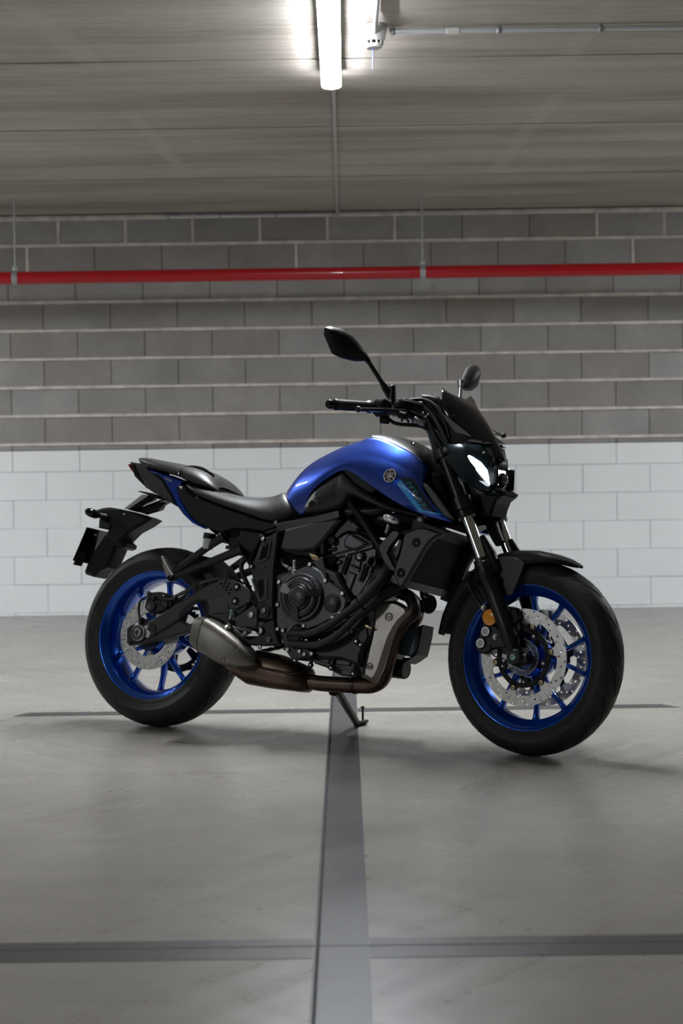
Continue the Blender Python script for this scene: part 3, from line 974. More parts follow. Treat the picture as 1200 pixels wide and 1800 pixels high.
# ------------------------------------------------------------------ fork
FD = Vector((-math.sin(math.radians(24.5)), 0, math.cos(math.radians(24.5))))      # up the fork
def fork_pt(z, y):
    return Vector((0.699 - (z - 0.3) * math.tan(math.radians(24.5)), y, z))
for s in (-1, 1):
    y = s * 0.098
    L = 0.330
    a = fork_pt(0.300, y)
    g = G().lathe([(0.0001, 0.02), (0.020, 0.022), (0.0255, 0.05), (0.0262, 0.11), (0.0270, 0.20), (0.0275, 0.262), (0.0300, 0.268), (0.0305, 0.292), (0.0290, 0.294), (0.0290, 0.300),
                   (0.0310, 0.302), (0.0310, 0.312), (0.0285, 0.315), (0.0285, 0.326), (0.0225, 0.330), (0.0001, 0.330)], a, FD, 32)
    leg = g.build('fork_leg', 'black_satin', bike, MS, smooth=35, label='black fork slider' if s < 0 else 'black fork slider on the far side')
    G().lathe([(0.0001, 0.30), (0.0205, 0.30), (0.0205, 0.52), (0.0001, 0.52)], a, FD, 32).build('stanchion', 'chrome', leg)
    G().lathe([(0.0206, 0.470), (0.0290, 0.472), (0.0300, 0.478), (0.0300, 0.492), (0.0275, 0.495), (0.0275, 0.520), (0.0250, 0.522), (0.0250, 0.690), (0.0270, 0.692), (0.0270, 0.712), (0.020, 0.716), (0.0001, 0.716)], a, FD, 32).build('upper_tube', 'black_satin', leg, smooth=35)
    # axle lug with pinch area
    g = G().lathe([(0.0001, -0.024), (0.021, -0.024), (0.0255, -0.020), (0.0275, -0.010), (0.0275, 0.018), (0.0001, 0.018)], (0.699, y, 0.300), (0, 1, 0), 32)
    if s > 0:
        g = G().lathe([(0.0001, -0.018), (0.0275, -0.018), (0.0275, 0.018), (0.022, 0.024), (0.0001, 0.024)], (0.699, y, 0.300), (0, 1, 0), 32)
    g.bar([(0.700, y, 0.290), (0.735, y + s * -0.004, 0.297)], [0.034, 0.026], [0.042, 0.030])
    g.build('axle_lug', 'engine_dark', leg)
    # mudguard stay bracket behind the slider
    G().bar([fork_pt(0.56, y) + Vector((0.030, -s * 0.012, 0)), fork_pt(0.615, y) + Vector((0.034, -s * 0.012, 0)), fork_pt(0.672, y) + Vector((0.024, -s * 0.012, 0))], [0.030, 0.030, 0.016], [0.030, 0.030, 0.016], ch=0.3).build('mudguard_stay', 'black_plastic', leg)
G().lathe([(0.0001, 0), (0.0105, 0), (0.0105, 0.003), (0.009, 0.0035), (0.0055, 0.0035), (0.005, -0.004), (0.0001, -0.004)], (0.699, -0.1225, 0.300), (0, -1, 0), 6).build('axle_nut', 'teal_nut', bike, MS, smooth=0)
G().lathe([(0.011, 0), (0.0165, 0), (0.0165, 0.002), (0.011, 0.002)], (0.699, -0.1215, 0.300), (0, -1, 0), 24, True).build('axle_washer', 'engine_dark', bike, MS)

# yokes
g = G()
g.bar([fork_pt(0.772, -0.098) + Vector((-.01, 0, 0)), fork_pt(0.772, -0.05) + Vector((-.03, 0, 0)), fork_pt(0.772, 0.05) + Vector((-.03, 0, 0)), fork_pt(0.772, 0.098) + Vector((-.01, 0, 0))], [0.050, 0.085, 0.085, 0.050], 0.042, FD.cross(Vector((0, 1, 0))), 0.25)
for s in (-1, 1):
    g.lathe([(0.026, -0.022), (0.034, -0.020), (0.034, 0.020), (0.026, 0.022)], fork_pt(0.770, s * 0.098), FD, 28, True)
g.build('lower_yoke', 'black_satin', bike, MS)
g = G()
g.bar([fork_pt(0.932, -0.098), fork_pt(0.932, -0.05) + Vector((-.025, 0, 0)), fork_pt(0.932, 0.05) + Vector((-.025, 0, 0)), fork_pt(0.932, 0.098)], [0.050, 0.075, 0.075, 0.050], 0.026, FD.cross(Vector((0, 1, 0))), 0.25)
for s in (-1, 1):
    g.lathe([(0.025, -0.016), (0.033, -0.014), (0.033, 0.014), (0.025, 0.016)], fork_pt(0.932, s * 0.098), FD, 28, True)
g.build('upper_yoke', 'black_satin', bike, MS)
for s in (-1, 1):
    G().bolt(fork_pt(0.930, s * 0.098) + Vector((0.020, s * 0.026, 0.012)), (0.45, s, 0.1), 0.0075, 0.007).build('yoke_bolt', 'zinc', bike, MS)
# steering stem and head below the headlight
G().cyl(fork_pt(0.70, 0) + Vector((-0.03, 0, 0)), fork_pt(0.95, 0) + Vector((-0.03, 0, 0)), 0.032, seg=24).build('steering_stem', 'black_satin', bike, MS)
G().tube([fork_pt(0.775, 0.02) + Vector((0.02, 0, 0)), fork_pt(0.70, 0.01) + Vector((0.02, 0, 0)), fork_pt(0.655, 0.0) + Vector((0.03, 0, 0))], [0.024, 0.020, 0.016], 12).build('cable_bundle', 'rubber_hose', bike, MS)
g = G().box(fork_pt(0.755, 0.055) + Vector((0.032, 0, -0.005)), (0.040, 0.038, 0.042), ch=0.010)
g.build('horn_bracket', 'black_plastic', bike, MS)
G().bolt(PF(862.5, 918, 0.03), (0.6, -0.8, 0.1), 0.0055, 0.005, socket=False).build('bracket_bolt', 'zinc', bike, MS)

# ------------------------------------------------------------------ mudguard
def fender():
    rings = []
    A = [61, 64, 70, 78, 88, 98, 108, 118, 128, 138, 148, 158, 166, 169]
    for a in A:
        t = math.radians(a)
        R = float(np.interp(a, [61, 75, 95, 115, 140, 170], [0.325, 0.327, 0.334, 0.342, 0.340, 0.338]))
        hw = float(np.interp(a, [61, 64, 70, 80, 95, 150, 169], [0.016, 0.034, 0.052, 0.066, 0.073, 0.066, 0.050]))
        dp = float(np.interp(a, [61, 64, 72, 80, 90, 108, 120, 150, 169], [0.006, 0.012, 0.020, 0.031, 0.046, 0.050, 0.045, 0.040, 0.030]))
        c = Vector((FC.x, 0, FC.z)); d = Vector((math.cos(t), 0, math.sin(t)))
        sec = [(-hw, R - dp), (-hw * 1.0, R - dp * 0.65), (-hw * 0.93, R - dp * 0.28), (-hw * 0.60, R - dp * 0.06), (0, R), (hw * 0.60, R - dp * 0.06), (hw * 0.93, R - dp * 0.28), (hw, R - dp * 0.65), (hw, R - dp)]
        k = 0.0030
        inn = [(y * (1 - k / max(hw, .01)), r - k) for y, r in sec[::-1]]
        rings.append([c + d * r + Vector((0, y, 0)) for y, r in sec + inn])
    return G().loft(rings)
md = fender().build('front_mudguard', 'black_plastic', bike, MS, smooth=50)
for s in (-1, 1):
    q = XZ([(921, 990), (917, 1004), (906, 1030), (899, 1045), (894, 1047.5), (884, 1043), (879, 1036), (868, 1000), (866, 985), (880, 978), (905, 980)], -0.079, PF)
    G().prism(q, s * 0.0735, s * 0.0795, 0.0012).build('side_bracket', 'grey_panel', md)
    c = PF(881.5, 1020.5, -0.0795)
    G().lathe([(0.0001, 0.001), (0.003, 0.001), (0.0035, 0.003), (0.007, 0.003), (0.0085, 0.0)], (c.x, s * 0.0795, c.z), (0, s, 0), 18).build('bracket_screw', 'black_gloss', md)

# ------------------------------------------------------------------ front calipers
for s in (-1, 1):
    q = XZ([(846, 1062), (853, 1064), (862, 1085), (872, 1102), (884, 1112), (893, 1135), (884, 1140), (866, 1141), (852, 1150), (838, 1148), (833, 1141), (834, 1126), (842, 1108), (845, 1095), (842, 1080)], -0.105, PF)
    cal = G().prism(q, s * 0.040, s * 0.098, 0.006).build('brake_caliper', 'engine_dark', bike, MS)
    q = XZ([(874, 1097), (886, 1092), (908, 1090), (912, 1110), (900, 1122), (884, 1124), (876, 1116)], -0.085, PF)
    G().prism(q, s * 0.068, s * 0.094, 0.004).build('caliper_arm', 'black_plastic', cal)
    q = XZ([(893, 1076), (911, 1069), (917, 1092), (900, 1096)], -0.075, PF)
    G().prism(q, s * 0.066, s * 0.090, 0.003).build('pad_cover', 'black_plastic', cal)
    for (px, py) in ((853, 1109.8), (844, 1130.5)):
        c = PF(px, py, -0.104); c.y = s * 0.098
        G().cyl(c - Vector((0, s * 0.02, 0)), c + Vector((0, s * 0.003, 0)), 0.0195, seg=24, ch=0.003).build('piston_housing', 'engine_dark', cal)
        G().lathe([(0.0001, 0.003), (0.0155, 0.003), (0.0155, 0.007), (0.0148, 0.008), (0.0088, 0.008)], c, (0, s, 0), 28).build('piston_cap', 'aluminium', cal)
        star = []
        for k in range(12):
            a = 2 * PI * k / 12 + 0.4
            r = 0.0088 if k % 2 == 0 else 0.0062
            star.append((c.x + r * math.cos(a), c.z + r * math.sin(a)))
        G().prism(star, c.y + s * 0.004, c.y + s * 0.0084).build('star_socket', 'galvanised', cal, smooth=0)
    for (px, py) in ((847.5, 1067.8), (868.4, 1119.8)):
        c = PF(px, py, -0.104)
        G().bolt((c.x, s * 0.098, c.z), (0, s, 0), 0.0068, 0.008, hexa=True).build('caliper_bolt', 'zinc', cal)
    r = PF(860.2, 1085.3, -0.112)
    G().lathe([(0.0001, -0.006), (0.0262, -0.006), (0.0268, 0.000), (0.0262, 0.003), (0.0001, 0.003)], (r.x, s * 0.108, r.z), (0, s, 0), 36).build('reflector_holder', 'black_plastic', cal)
    G().lathe([(0.0250, 0.003), (0.0250, 0.005), (0.020, 0.0075), (0.010, 0.0088), (0.0001, 0.0092)], (r.x, s * 0.108, r.z), (0, s, 0), 36).build('reflector', 'amber', cal, label='round amber reflector')
# brake line and its guide
G().tube([PF(846, 1066, -0.10), PF(838, 1056, -0.10), PF(829, 1040, -0.09), PF(823, 1026, -0.085), PF(819, 1014, -0.08), PF(822, 1007, -0.08), PF(834, 1003.5, -0.08), PF(842, 1003, -0.085)], [0.007, 0.007, 0.0068, 0.0066, 0.004, 0.0034, 0.0034, 0.0034], 10).build('brake_line', 'rubber_hose', bike, MS)
G().tube([PF(826, 1021, -0.09), PF(822, 1014, -0.085), PF(822, 1010, -0.085), PF(826, 1010, -0.085)], 0.003, 8).build('line_clip', 'rubber_hose', bike, MS)
G().tube([PF(831, 1022, -0.09), PF(842, 1032, -0.10), PF(851, 1046, -0.105), PF(856, 1062, -0.105)], 0.0025, 8).build('sensor_cable', 'rubber_hose', bike, MS)
G().tube([PF(862, 1133, -0.10), PF(861, 1141, -0.10), PF(866, 1151, -0.10), PF(876, 1156, -0.10), PF(886, 1158, -0.10)], 0.0022, 8).build('sensor_cable', 'rubber_hose', bike, MS)

# ------------------------------------------------------------------ headlight mask and screen (front assembly axes)
def both(pts):
    return pts
MASK_Z = [0.962, 0.925, 0.885, 0.845, 0.818, 0.806]
# for every height: x of the nose line and of the rear side edge, half width of the side
nose = {0.962: (0.545, 0.060), 0.925: (0.556, 0.056), 0.885: (0.560, 0.046), 0.845: (0.563, 0.042), 0.818: (0.580, 0.042), 0.806: (0.596, 0.036)}
rings = []
side_x = {0.962: (0.420, 0.118), 0.925: (0.425, 0.122), 0.885: (0.460, 0.122), 0.845: (0.495, 0.116), 0.818: (0.540, 0.085), 0.806: (0.555, 0.062)}
for z in MASK_Z:
    nx, nw = nose[z]; sx, sw = side_x[z]
    mx = (nx * 0.42 + sx * 0.58) + 0.018; mw = (nw * 0.38 + sw * 0.62) + 0.008
    half = [(nx, 0), (nx - 0.002, nw * 0.55), (nx - 0.006, nw), (mx, mw), (sx, sw), (sx - 0.012, sw - 0.010)]
    ring = [Vector((x, -w, z)) for x, w in half[::-1]] + [Vector((x, w, z)) for x, w in half[1:]]
    rings.append(ring)
g = G().loft(rings, closed=False, cap=False)
bk = [Vector((0.43, y, z)) for z in (0.962, 0.83) for y in (-0.08, 0.08)]
mask = g.build('headlight_mask', 'cowl_teal', bike, MS, smooth=30, label='dark teal black headlight mask')
md_ = mask.modifiers.new('solid', 'SOLIDIFY'); md_.thickness = 0.005; md_.offset = -1
# top cover of the mask, below the screen
g = G().loft([[Vector((0.425, y * 0.118, 0.962 + 0.010 * (1 - y * y))) for y in np.linspace(-1, 1, 9)],
              [Vector((0.490, y * 0.096, 0.972 + 0.020 * (1 - y * y))) for y in np.linspace(-1, 1, 9)],
              [Vector((0.546, y * 0.060, 0.966 + 0.006 * (1 - y * y))) for y in np.linspace(-1, 1, 9)]], closed=False, cap=False)
g.build('mask_top', 'black_plastic', mask)
# black front face around the projector, with its lip
def face_pt(y, z):
    nx = float(np.interp(z, sorted(nose), [nose[k][0] for k in sorted(nose)]))
    return nx
g = G()
zz = [0.930, 0.905, 0.886]
g.loft([[Vector((face_pt(0, z) + 0.006 - abs(y) * 0.10, y, z)) for y in np.linspace(-0.052, 0.052, 9)] for z in zz], closed=False, cap=False)
for s in (-1, 1):
    g.loft([[Vector((x, s * y, z)) for x, y in ((0.562, 0.029), (0.574, 0.040), (0.584, 0.050), (0.580, 0.054), (0.548, 0.058))] for z in (0.893, 0.865, 0.845, 0.828)], closed=False, cap=False)
g.loft([[Vector((x, y, z)) for y in np.linspace(-w, w, 9)] for x, z, w in ((0.572, 0.826, 0.053), (0.590, 0.818, 0.050), (0.606, 0.812, 0.040), (0.604, 0.806, 0.040), (0.560, 0.800, 0.060))], closed=False, cap=False)
o = g.build('lamp_surround', 'black_plastic', mask, smooth=35)
o.modifiers.new('solid', 'SOLIDIFY').thickness = 0.004
# recess and projector
g = G().box((0.556, 0, 0.856), (0.006, 0.060, 0.064)).build('lamp_recess', 'black_gloss', mask, smooth=0)
for s in (-1, 1):
    G().box((0.554, s * 0.0310, 0.856), (0.018, 0.004, 0.066)).build('recess_wall', 'black_gloss', mask, smooth=0)
G().lathe([(0.0225, -0.012), (0.0225, 0.002), (0.020, 0.006), (0.0175, 0.0065)], (0.5720, 0, 0.856), (1, 0, 0), 32).build('projector_ring', 'black_gloss', mask)
G().lathe([(0.0185, 0.003), (0.0165, 0.009), (0.012, 0.0135), (0.006, 0.016), (0.0001, 0.0165)], (0.5720, 0, 0.856), (1, 0, 0), 28).build('projector_lens', 'lamp_lens', mask)
for (zc, dz) in ((0.881, 0.008), (0.832, 0.012)):
    G().prism([(-0.026, zc - dz), (0.002, zc - dz * 0.2), (0.026, zc - dz), (0.026, zc + dz * 0.7), (-0.026, zc + dz * 0.7)], 0, 0.004).build('accent_light', 'led_white', mask, Matrix(((0, 1, 0, 0.5615), (1, 0, 0, 0), (0, 0, 1, 0), (0, 0, 0, 1))), smooth=0)
# slanted daytime running lights
for s in (-1, 1):
    led = [(821, 801.5, -.099), (824, 800.5, -.098), (829, 802.5, -.0955), (845, 813, -.082), (856, 826.5, -.070), (858.5, 838, -.0655), (860.5, 853, -.058), (858, 851.5, -.0605), (843.5, 834, -.081), (827, 816.5, -.096)]
    pts = [PF(a, b, c) for a, b, c in led]
    nrm = Vector((0.62, -0.77, 0.10)).normalized()
    top = [p + nrm * 0.004 for p in pts]; bot = [p - nrm * 0.012 for p in pts]
    if s > 0:
        top = [Vector((p.x, -p.y, p.z)) for p in top]; bot = [Vector((p.x, -p.y, p.z)) for p in bot]
    G().loft([bot, top]).build('running_light', 'led_white', mask, smooth=0, label='glowing white slanted running light')
for (px, py, yy) in ((850, 795, -.062), (842, 865, -.075)):
    for s in (-1, 1):
        p = PF(px, py, yy); p.y *= -s
        G().bolt(p, (0.5, s * 0.8, 0.3), 0.0055, 0.005, socket=False).build('mask_screw', 'zinc', mask)
# lower chin under the headlight
q = XZ([(843, 866), (862, 864), (880, 868), (890, 872), (880, 880), (874, 895), (871, 908), (850, 906), (836, 898), (832, 880)], -0.02, PF)
G().prism(q, -0.050, 0.050, 0.008).build('headlight_chin', 'black_plastic', bike, MS)
q = XZ([(790, 800), (806, 817), (832, 850), (838, 864), (846, 880), (838, 900), (812, 890), (800, 850), (785, 820)], -0.05, PF)
G().prism(q, -0.066, 0.066, 0.010).build('headlight_back', 'black_deep', bike, MS)
# smoked fly screen
S = [  # z, x on the centre line, x at the side, half width
    (1.150, 0.402, 0.388, 0.085), (1.132, 0.432, 0.398, 0.102), (1.085, 0.470, 0.402, 0.106), (1.040, 0.506, 0.420, 0.100), (0.990, 0.540, 0.462, 0.080), (0.950, 0.563, 0.515, 0.055), (0.922, 0.577, 0.560, 0.026), (0.915, 0.580, 0.574, 0.010)]
rings = []
for i, (z, xc, xs, w) in enumerate(S):
    row = []
    for u in np.linspace(-1, 1, 13):
        x = xc + (xs - xc) * abs(u) ** 1.7
        zz_ = z - (0.034 * (1 - abs(u)) if i == 0 else 0.012 * (1 - abs(u)) if i == 1 else 0)
        row.append(Vector((x, u * w, zz_)))
    rings.append(row)
o = G().loft(rings, closed=False, cap=False).build('fly_screen', 'smoke_screen', bike, MS, smooth=60)
o.modifiers.new('solid', 'SOLIDIFY').thickness = 0.003
for (px, py, yy) in ((796, 731, -.100), (850, 777, -.052)):
    for s in (-1, 1):
        p = PF(px, py, yy); p.y *= -s
        G().bolt(p, (0.5, s * 0.8, 0.3), 0.0055, 0.006, socket=False).build('screen_screw', 'black_gloss', o)
for s in (-1, 1):
    pts = [PF(a, b, -0.104) for a, b in ((777.5, 728), (783.5, 730), (804.5, 748), (828.5, 767.5), (801.5, 760), (789.5, 745))]
    if s > 0:
        pts = [Vector((p.x, -p.y, p.z)) for p in pts]
    G().loft([pts, [p + Vector((0.0, s * 0.004, 0)) for p in pts]]).build('screen_side_panel', 'grey_side', o, smooth=0)
    pts = [PF(a, b, -0.098) for a, b in ((769, 697), (778, 726), (790, 746), (802, 761), (820, 769), (814, 784), (798, 788), (782, 770), (770, 735))]
    if s > 0:
        pts = [Vector((p.x, -p.y, p.z)) for p in pts]
    G().loft([pts, [p + Vector((0.0, -s * 0.010, 0)) for p in pts]]).build('screen_bracket', 'black_plastic', o, smooth=0)
# instrument cluster behind the screen
G().box((0.395, 0, 1.075), (0.030, 0.150, 0.085), Matrix.Rotation(math.radians(-50), 3, 'Y'), 0.010).build('instrument_panel', 'black_gloss', bike, MS)
G().box((0.420, 0, 1.040), (0.060, 0.120, 0.070), Matrix.Rotation(math.radians(-50), 3, 'Y'), 0.014).build('instrument_back', 'black_plastic', bike, MS)

# ------------------------------------------------------------------ handlebar, controls, mirrors
HB = [(0.176, 0.390, 1.066), (0.205, 0.300, 1.072), (0.225, 0.235, 1.076), (0.262, 0.170, 1.078), (0.315, 0.105, 1.052), (0.338, 0.060, 1.036), (0.340, 0, 1.034)]
bar = [Vector((x, -y, z)) for x, y, z in HB] + [Vector((x, y, z)) for x, y, z in HB[:-1][::-1]]
hb = G().tube(bar, 0.0135, 16, 6).build('handlebar', 'black_satin', bike, MS)
for s in (-1, 1):
    g = G().box((0.338, s * 0.055, 1.036), (0.048, 0.045, 0.044), Matrix.Rotation(math.radians(-24), 3, 'Y'), 0.006)
    g.bar([(0.338, s * 0.055, 1.03), (0.352, s * 0.055, 0.985), (0.372, s * 0.055, 0.945)], 0.042, [0.046, 0.040, 0.048])
    g.build('bar_clamp', 'black_satin', hb)
    for dx in (-0.016, 0.016):
        G().bolt((0.336 + dx, s * 0.055, 1.058 + dx * 0.4), (-0.4, 0, 0.9), 0.0055, 0.006).build('clamp_bolt', 'zinc', hb)
    # grip, bar end
    a, b = Vector((0.1795, s * 0.380, 1.0665)), Vector((0.224, s * 0.245, 1.0755))
    d = b - a; Lg = d.length
    pr = [(0.0001, 0), (0.017, 0), (0.0185, 0.004), (0.0175, 0.010)]
    nr = 14
    for k in range(nr):
        u = 0.012 + (Lg - 0.030) * k / nr
        pr += [(0.0166, u), (0.0172, u + 0.003)]
    pr += [(0.0175, Lg - 0.016), (0.0205, Lg - 0.012), (0.0205, Lg - 0.004), (0.0001, Lg)]
    G().lathe(pr, a, d, 24).build('grip', 'rubber_hose', hb, smooth=60)
    e = a - d.normalized() * 0.028
    G().lathe([(0.0001, 0), (0.011, 0), (0.0135, 0.003), (0.0145, 0.009), (0.0125, 0.011), (0.0125, 0.014), (0.0150, 0.016), (0.0150, 0.027), (0.0001, 0.028)], e, d, 24).build('bar_end', 'black_gloss', hb)
    # switch block and master cylinder
    G().box((0.243, s * 0.212, 1.074), (0.050, 0.058, 0.056), Matrix.Rotation(s * math.radians(-22), 3, 'Z'), 0.010).build('switch_block', 'black_plastic', hb)
    G().box((0.218, s * 0.212, 1.085), (0.012, 0.020, 0.014), Matrix.Rotation(s * math.radians(-22), 3, 'Z'), 0.003).build('switch_button', 'engine_paint', hb)
    g = G().box((0.280, s * 0.178, 1.078), (0.048, 0.050, 0.052), Matrix.Rotation(s * math.radians(-30), 3, 'Z'), 0.008)
    g.bar([(0.262, s * 0.188, 1.088), (0.300, s * 0.160, 1.092), (0.330, s * 0.120, 1.088)], [0.034, 0.036, 0.024], [0.036, 0.036, 0.024], ch=0.3)
    g.build('master_cylinder', 'black_satin', hb)
    G().cyl((0.292, s * 0.205, 1.083), (0.296, s * 0.214, 1.083), 0.010, seg=18, ch=0.002).build('cylinder_cap', 'engine_paint', hb)
    # lever
    lv = [Vector((0.312, s * 0.175, 1.064)), Vector((0.306, s * 0.210, 1.062)), Vector((0.290, s * 0.255, 1.060)), Vector((0.268, s * 0.300, 1.056)), Vector((0.249, s * 0.348, 1.052))]
    if s > 0:
        lv = [Vector((0.312, 0.175, 1.064)), Vector((0.322, 0.220, 1.064)), Vector((0.330, 0.275, 1.064)), Vector((0.334, 0.330, 1.062)), Vector((0.332, 0.395, 1.060))]
    G().bar(lv, [0.020, 0.018, 0.016, 0.014, 0.011], [0.015, 0.0145, 0.013, 0.011, 0.010], (0, 1, 0), 0.3).lathe([(0.0001, -0.010), (0.006, -0.009), (0.0098, -0.003), (0.0098, 0.003), (0.006, 0.009), (0.0001, 0.010)], lv[-1], (1, 0, 0), 16).build('lever', 'black_satin', hb)
    # mirror
    m0 = Vector((0.280, s * 0.214, 1.095))
    ms = G().cyl((0.276, s * 0.203, 1.085), (0.274, s * 0.203, 1.148), 0.0125, 0.0110, seg=18, ch=0.002).build('mirror_stem', 'black_satin', bike, MS)
    G().tube([(0.270, s * 0.198, 1.105), (0.256, s * 0.222, 1.142), (0.250, s * 0.233, 1.158), (0.222, s * 0.282, 1.230)], [0.0120, 0.0115, 0.0075, 0.0075], 12, 0).build('mirror_rod', 'black_satin', ms)
    G().cyl((0.228, s * 0.272, 1.216), (0.216, s * 0.292, 1.240), 0.0085, 0.0130, seg=14).build('mirror_joint', 'black_plastic', ms)
# shells of the mirrors: outline in (across, up), convex front
MO = [(0.000, 0.004), (-0.010, -0.006), (-0.045, -0.010), (-0.090, -0.004), (-0.122, 0.008), (-0.152, 0.068), (-0.150, 0.088), (-0.134, 0.094), (-0.096, 0.090), (-0.055, 0.070), (-0.022, 0.036)]
for s in (-1, 1):
    rings = []
    cy, cz = -0.075, 0.045
    for (k, dx) in ((0.97, -0.006), (1.0, 0.000), (0.98, 0.006), (0.90, 0.014), (0.70, 0.024), (0.40, 0.031), (0.05, 0.034)):
        rings.append([Vector((0.228 + dx * 0.82 + (0.55 if s < 0 else 0.14) * (cy + (y - cy) * k) * 1.0, s * (0.278 + dx * 0.5 - (cy + (y - cy) * k) * 0.84), 1.222 + (cz + (z - cz) * k))) for y, z in MO])
    mh = G().loft(rings).build('mirror', 'black_plastic', bike, MS, smooth=25, label='black wing mirror')
    rings = [[Vector((0.228 - 0.0055 + (0.55 if s < 0 else 0.14) * (cy + (y - cy) * k), s * (0.275 - (cy + (y - cy) * k) * 0.84), 1.222 + (cz + (z - cz) * k))) for y, z in MO] for k in (0.95, 0.94)]
    for v in rings[1]:
        v.x -= 0.001
    G().loft(rings).build('mirror_glass', 'mirror_glass', mh, smooth=0)
# hoses and cables around the bars
for i, (pts, r) in enumerate((
        ([PF(685, 738, -0.2), PF(692, 743, -0.19), PF(705, 746, -0.17), PF(722, 747, -0.15), PF(742, 750, -0.12), PF(757, 762, -0.11), PF(768, 785, -0.10), PF(776, 810, -0.08)], 0.0060),
        ([PF(716, 708, -0.15), PF(738, 712, -0.12), PF(757, 728, -0.11), PF(772, 752, -0.11), PF(785, 778, -0.11), PF(796, 800, -0.10)], 0.0075),
        ([PF(715, 716, -0.15), PF(738, 722, -0.12), PF(752, 742, -0.115), PF(764, 766, -0.11), PF(779, 790, -0.10), PF(792, 812, -0.09)], 0.0085),
        ([PF(720, 704, -0.14), PF(745, 703, -0.11), PF(768, 716, -0.10), PF(782, 742, -0.10), PF(790, 770, -0.10)], 0.0065),
        ([PF(706, 740, -0.16), PF(708, 731, -0.17), PF(714, 735, -0.16), PF(718, 742, -0.15)], 0.0040),
        ([PF(742, 700, -0.10), PF(756, 701, -0.09), PF(770, 706, -0.08), PF(780, 712, -0.05)], 0.0120))):
    G().tube(pts, r, 10, 5).build('control_cable', 'rubber_hose', bike, MS)
G().prism(XZ([(698, 697), (722, 700), (746, 704), (765, 726), (780, 755), (786, 785), (772, 786), (758, 758), (742, 742), (722, 728), (704, 722)], -0.125, PF), -0.060, -0.098, 0.006).build('bar_bracket', 'black_plastic', bike, MS)
# aluminium plate stands in for the clamp's silver reflection, connector lumps
G().prism(XZ([(721, 734), (731, 732), (746, 746), (745, 750), (722, 744)], -0.13, PF), -0.10, -0.135, 0.003).build('clamp_reflection', 'aluminium', bike, MS)
for (a, b, r) in (((668, 737), (684, 739), 0.013), ((700, 728), (714, 732), 0.012), ((656, 722), (672, 724), 0.012)):
    G().cyl(PF(*a, -0.215), PF(*b, -0.205), r, seg=12, ch=0.003).build('cable_connector', 'black_plastic', bike, MS)
for (px, py) in ((744, 726), (748, 733), (752, 729), (698, 706), (686, 705)):
    G().bolt(PF(px, py, -0.135 if px > 720 else -0.225), (0.2, -1, 0.2), 0.0038, 0.004, socket=False).build('small_screw', 'zinc', bike, MS)
# ------------------------------------------------------------------ fuel tank
TS = [  # every station: points from the lower edge up to the ridge (photo x, photo y, side plane)
    [(526, 906, -.085), (516, 894, -.088), (508, 884, -.085), (503.5, 877, -.075), (502.5, 870, -.06), (504.5, 860, -.04)],
    [(538, 904, -.100), (530, 887, -.105), (523, 872, -.105), (517, 860, -.095), (514.5, 851, -.08), (517, 841, -.055)],
    [(536, 883, -.115), (535, 870, -.118), (533, 857, -.115), (532, 843, -.105), (533, 829, -.09), (539, 815, -.06)],
    [(549, 858, -.130), (552, 847, -.133), (554, 837, -.130), (556, 825, -.120), (560, 813, -.105), (572, 796.5, -.07)],
    [(578, 838, -.145), (581, 828, -.150), (584, 819, -.150), (587, 808, -.140), (592, 797, -.120), (604, 781, -.08)],
    [(607, 820, -.155), (610, 815, -.162), (613, 809, -.165), (617, 801, -.153), (622, 789, -.138), (634, 770.5, -.100)],
    [(638, 845, -.168), (646, 831, -.182), (650, 817, -.186), (652, 801, -.165), (655, 788, -.150), (658, 767.5, -.114)],
    [(675, 870.5, -.176), (682, 850, -.197), (686, 830, -.199), (688, 811, -.176), (688, 798, -.162), (690, 778.5, -.130)],
    [(705, 890, -.180), (709, 868, -.201), (713, 846, -.201), (715, 825, -.178), (714, 810, -.166), (713, 790, -.138)],
    [(735, 903.5, -.180), (737, 887, -.199), (736, 864, -.200), (732, 837, -.180), (732, 820, -.168), (731, 801.5, -.144)],
    [(766, 913, -.174), (766, 904.5, -.187), (757, 885, -.190), (741, 856, -.178), (741, 833, -.166), (744, 816, -.148)],
    [(795, 918, -.163), (794, 914.5, -.165), (778, 905, -.172), (746, 869, -.172), (747, 840, -.152), (750.5, 827, -.140)],
]
rings = []
for st in TS:
    R = [P(*q) for q in st]
    inn = R[0] + Vector((0, 0.018, 0.004))
    top = Vector((R[-1].x, 0, R[-1].z + 0.014))
    half = [inn] + R
    rings.append(half + [top] + [Vector((p.x, -p.y, p.z)) for p in half[::-1]])
tank = G().loft(rings, closed=False, cap=False).build('fuel_tank', 'blue_paint', bike, smooth=180, subsurf=3, label='glossy metallic blue fuel tank')
at_ = tank.data.attributes.new('crease_edge', 'FLOAT', 'EDGE')
NP = len(rings[0])
_pos = {}
for j_, r_ in enumerate(rings):
    for i_, p_ in enumerate(r_):
        _pos[tuple(round(c, 4) for c in p_)] = (j_, i_)
for e_ in tank.data.edges:
    ka, kb = (_pos.get(tuple(round(c, 4) for c in tank.data.vertices[v].co)) for v in e_.vertices)
    if ka and kb and ka[1] == kb[1]:
        i_ = min(ka[1], NP - 1 - ka[1])
        if i_ == 4 and min(ka[0], kb[0]) >= 3:
            at_.data[e_.index].value = 0.55
        elif i_ == 6 and min(ka[0], kb[0]) >= 5:
            at_.data[e_.index].value = 0.6
        elif i_ == 1:
            at_.data[e_.index].value = 0.8
tank.modifiers.new('solid', 'SOLIDIFY').thickness = 0.003
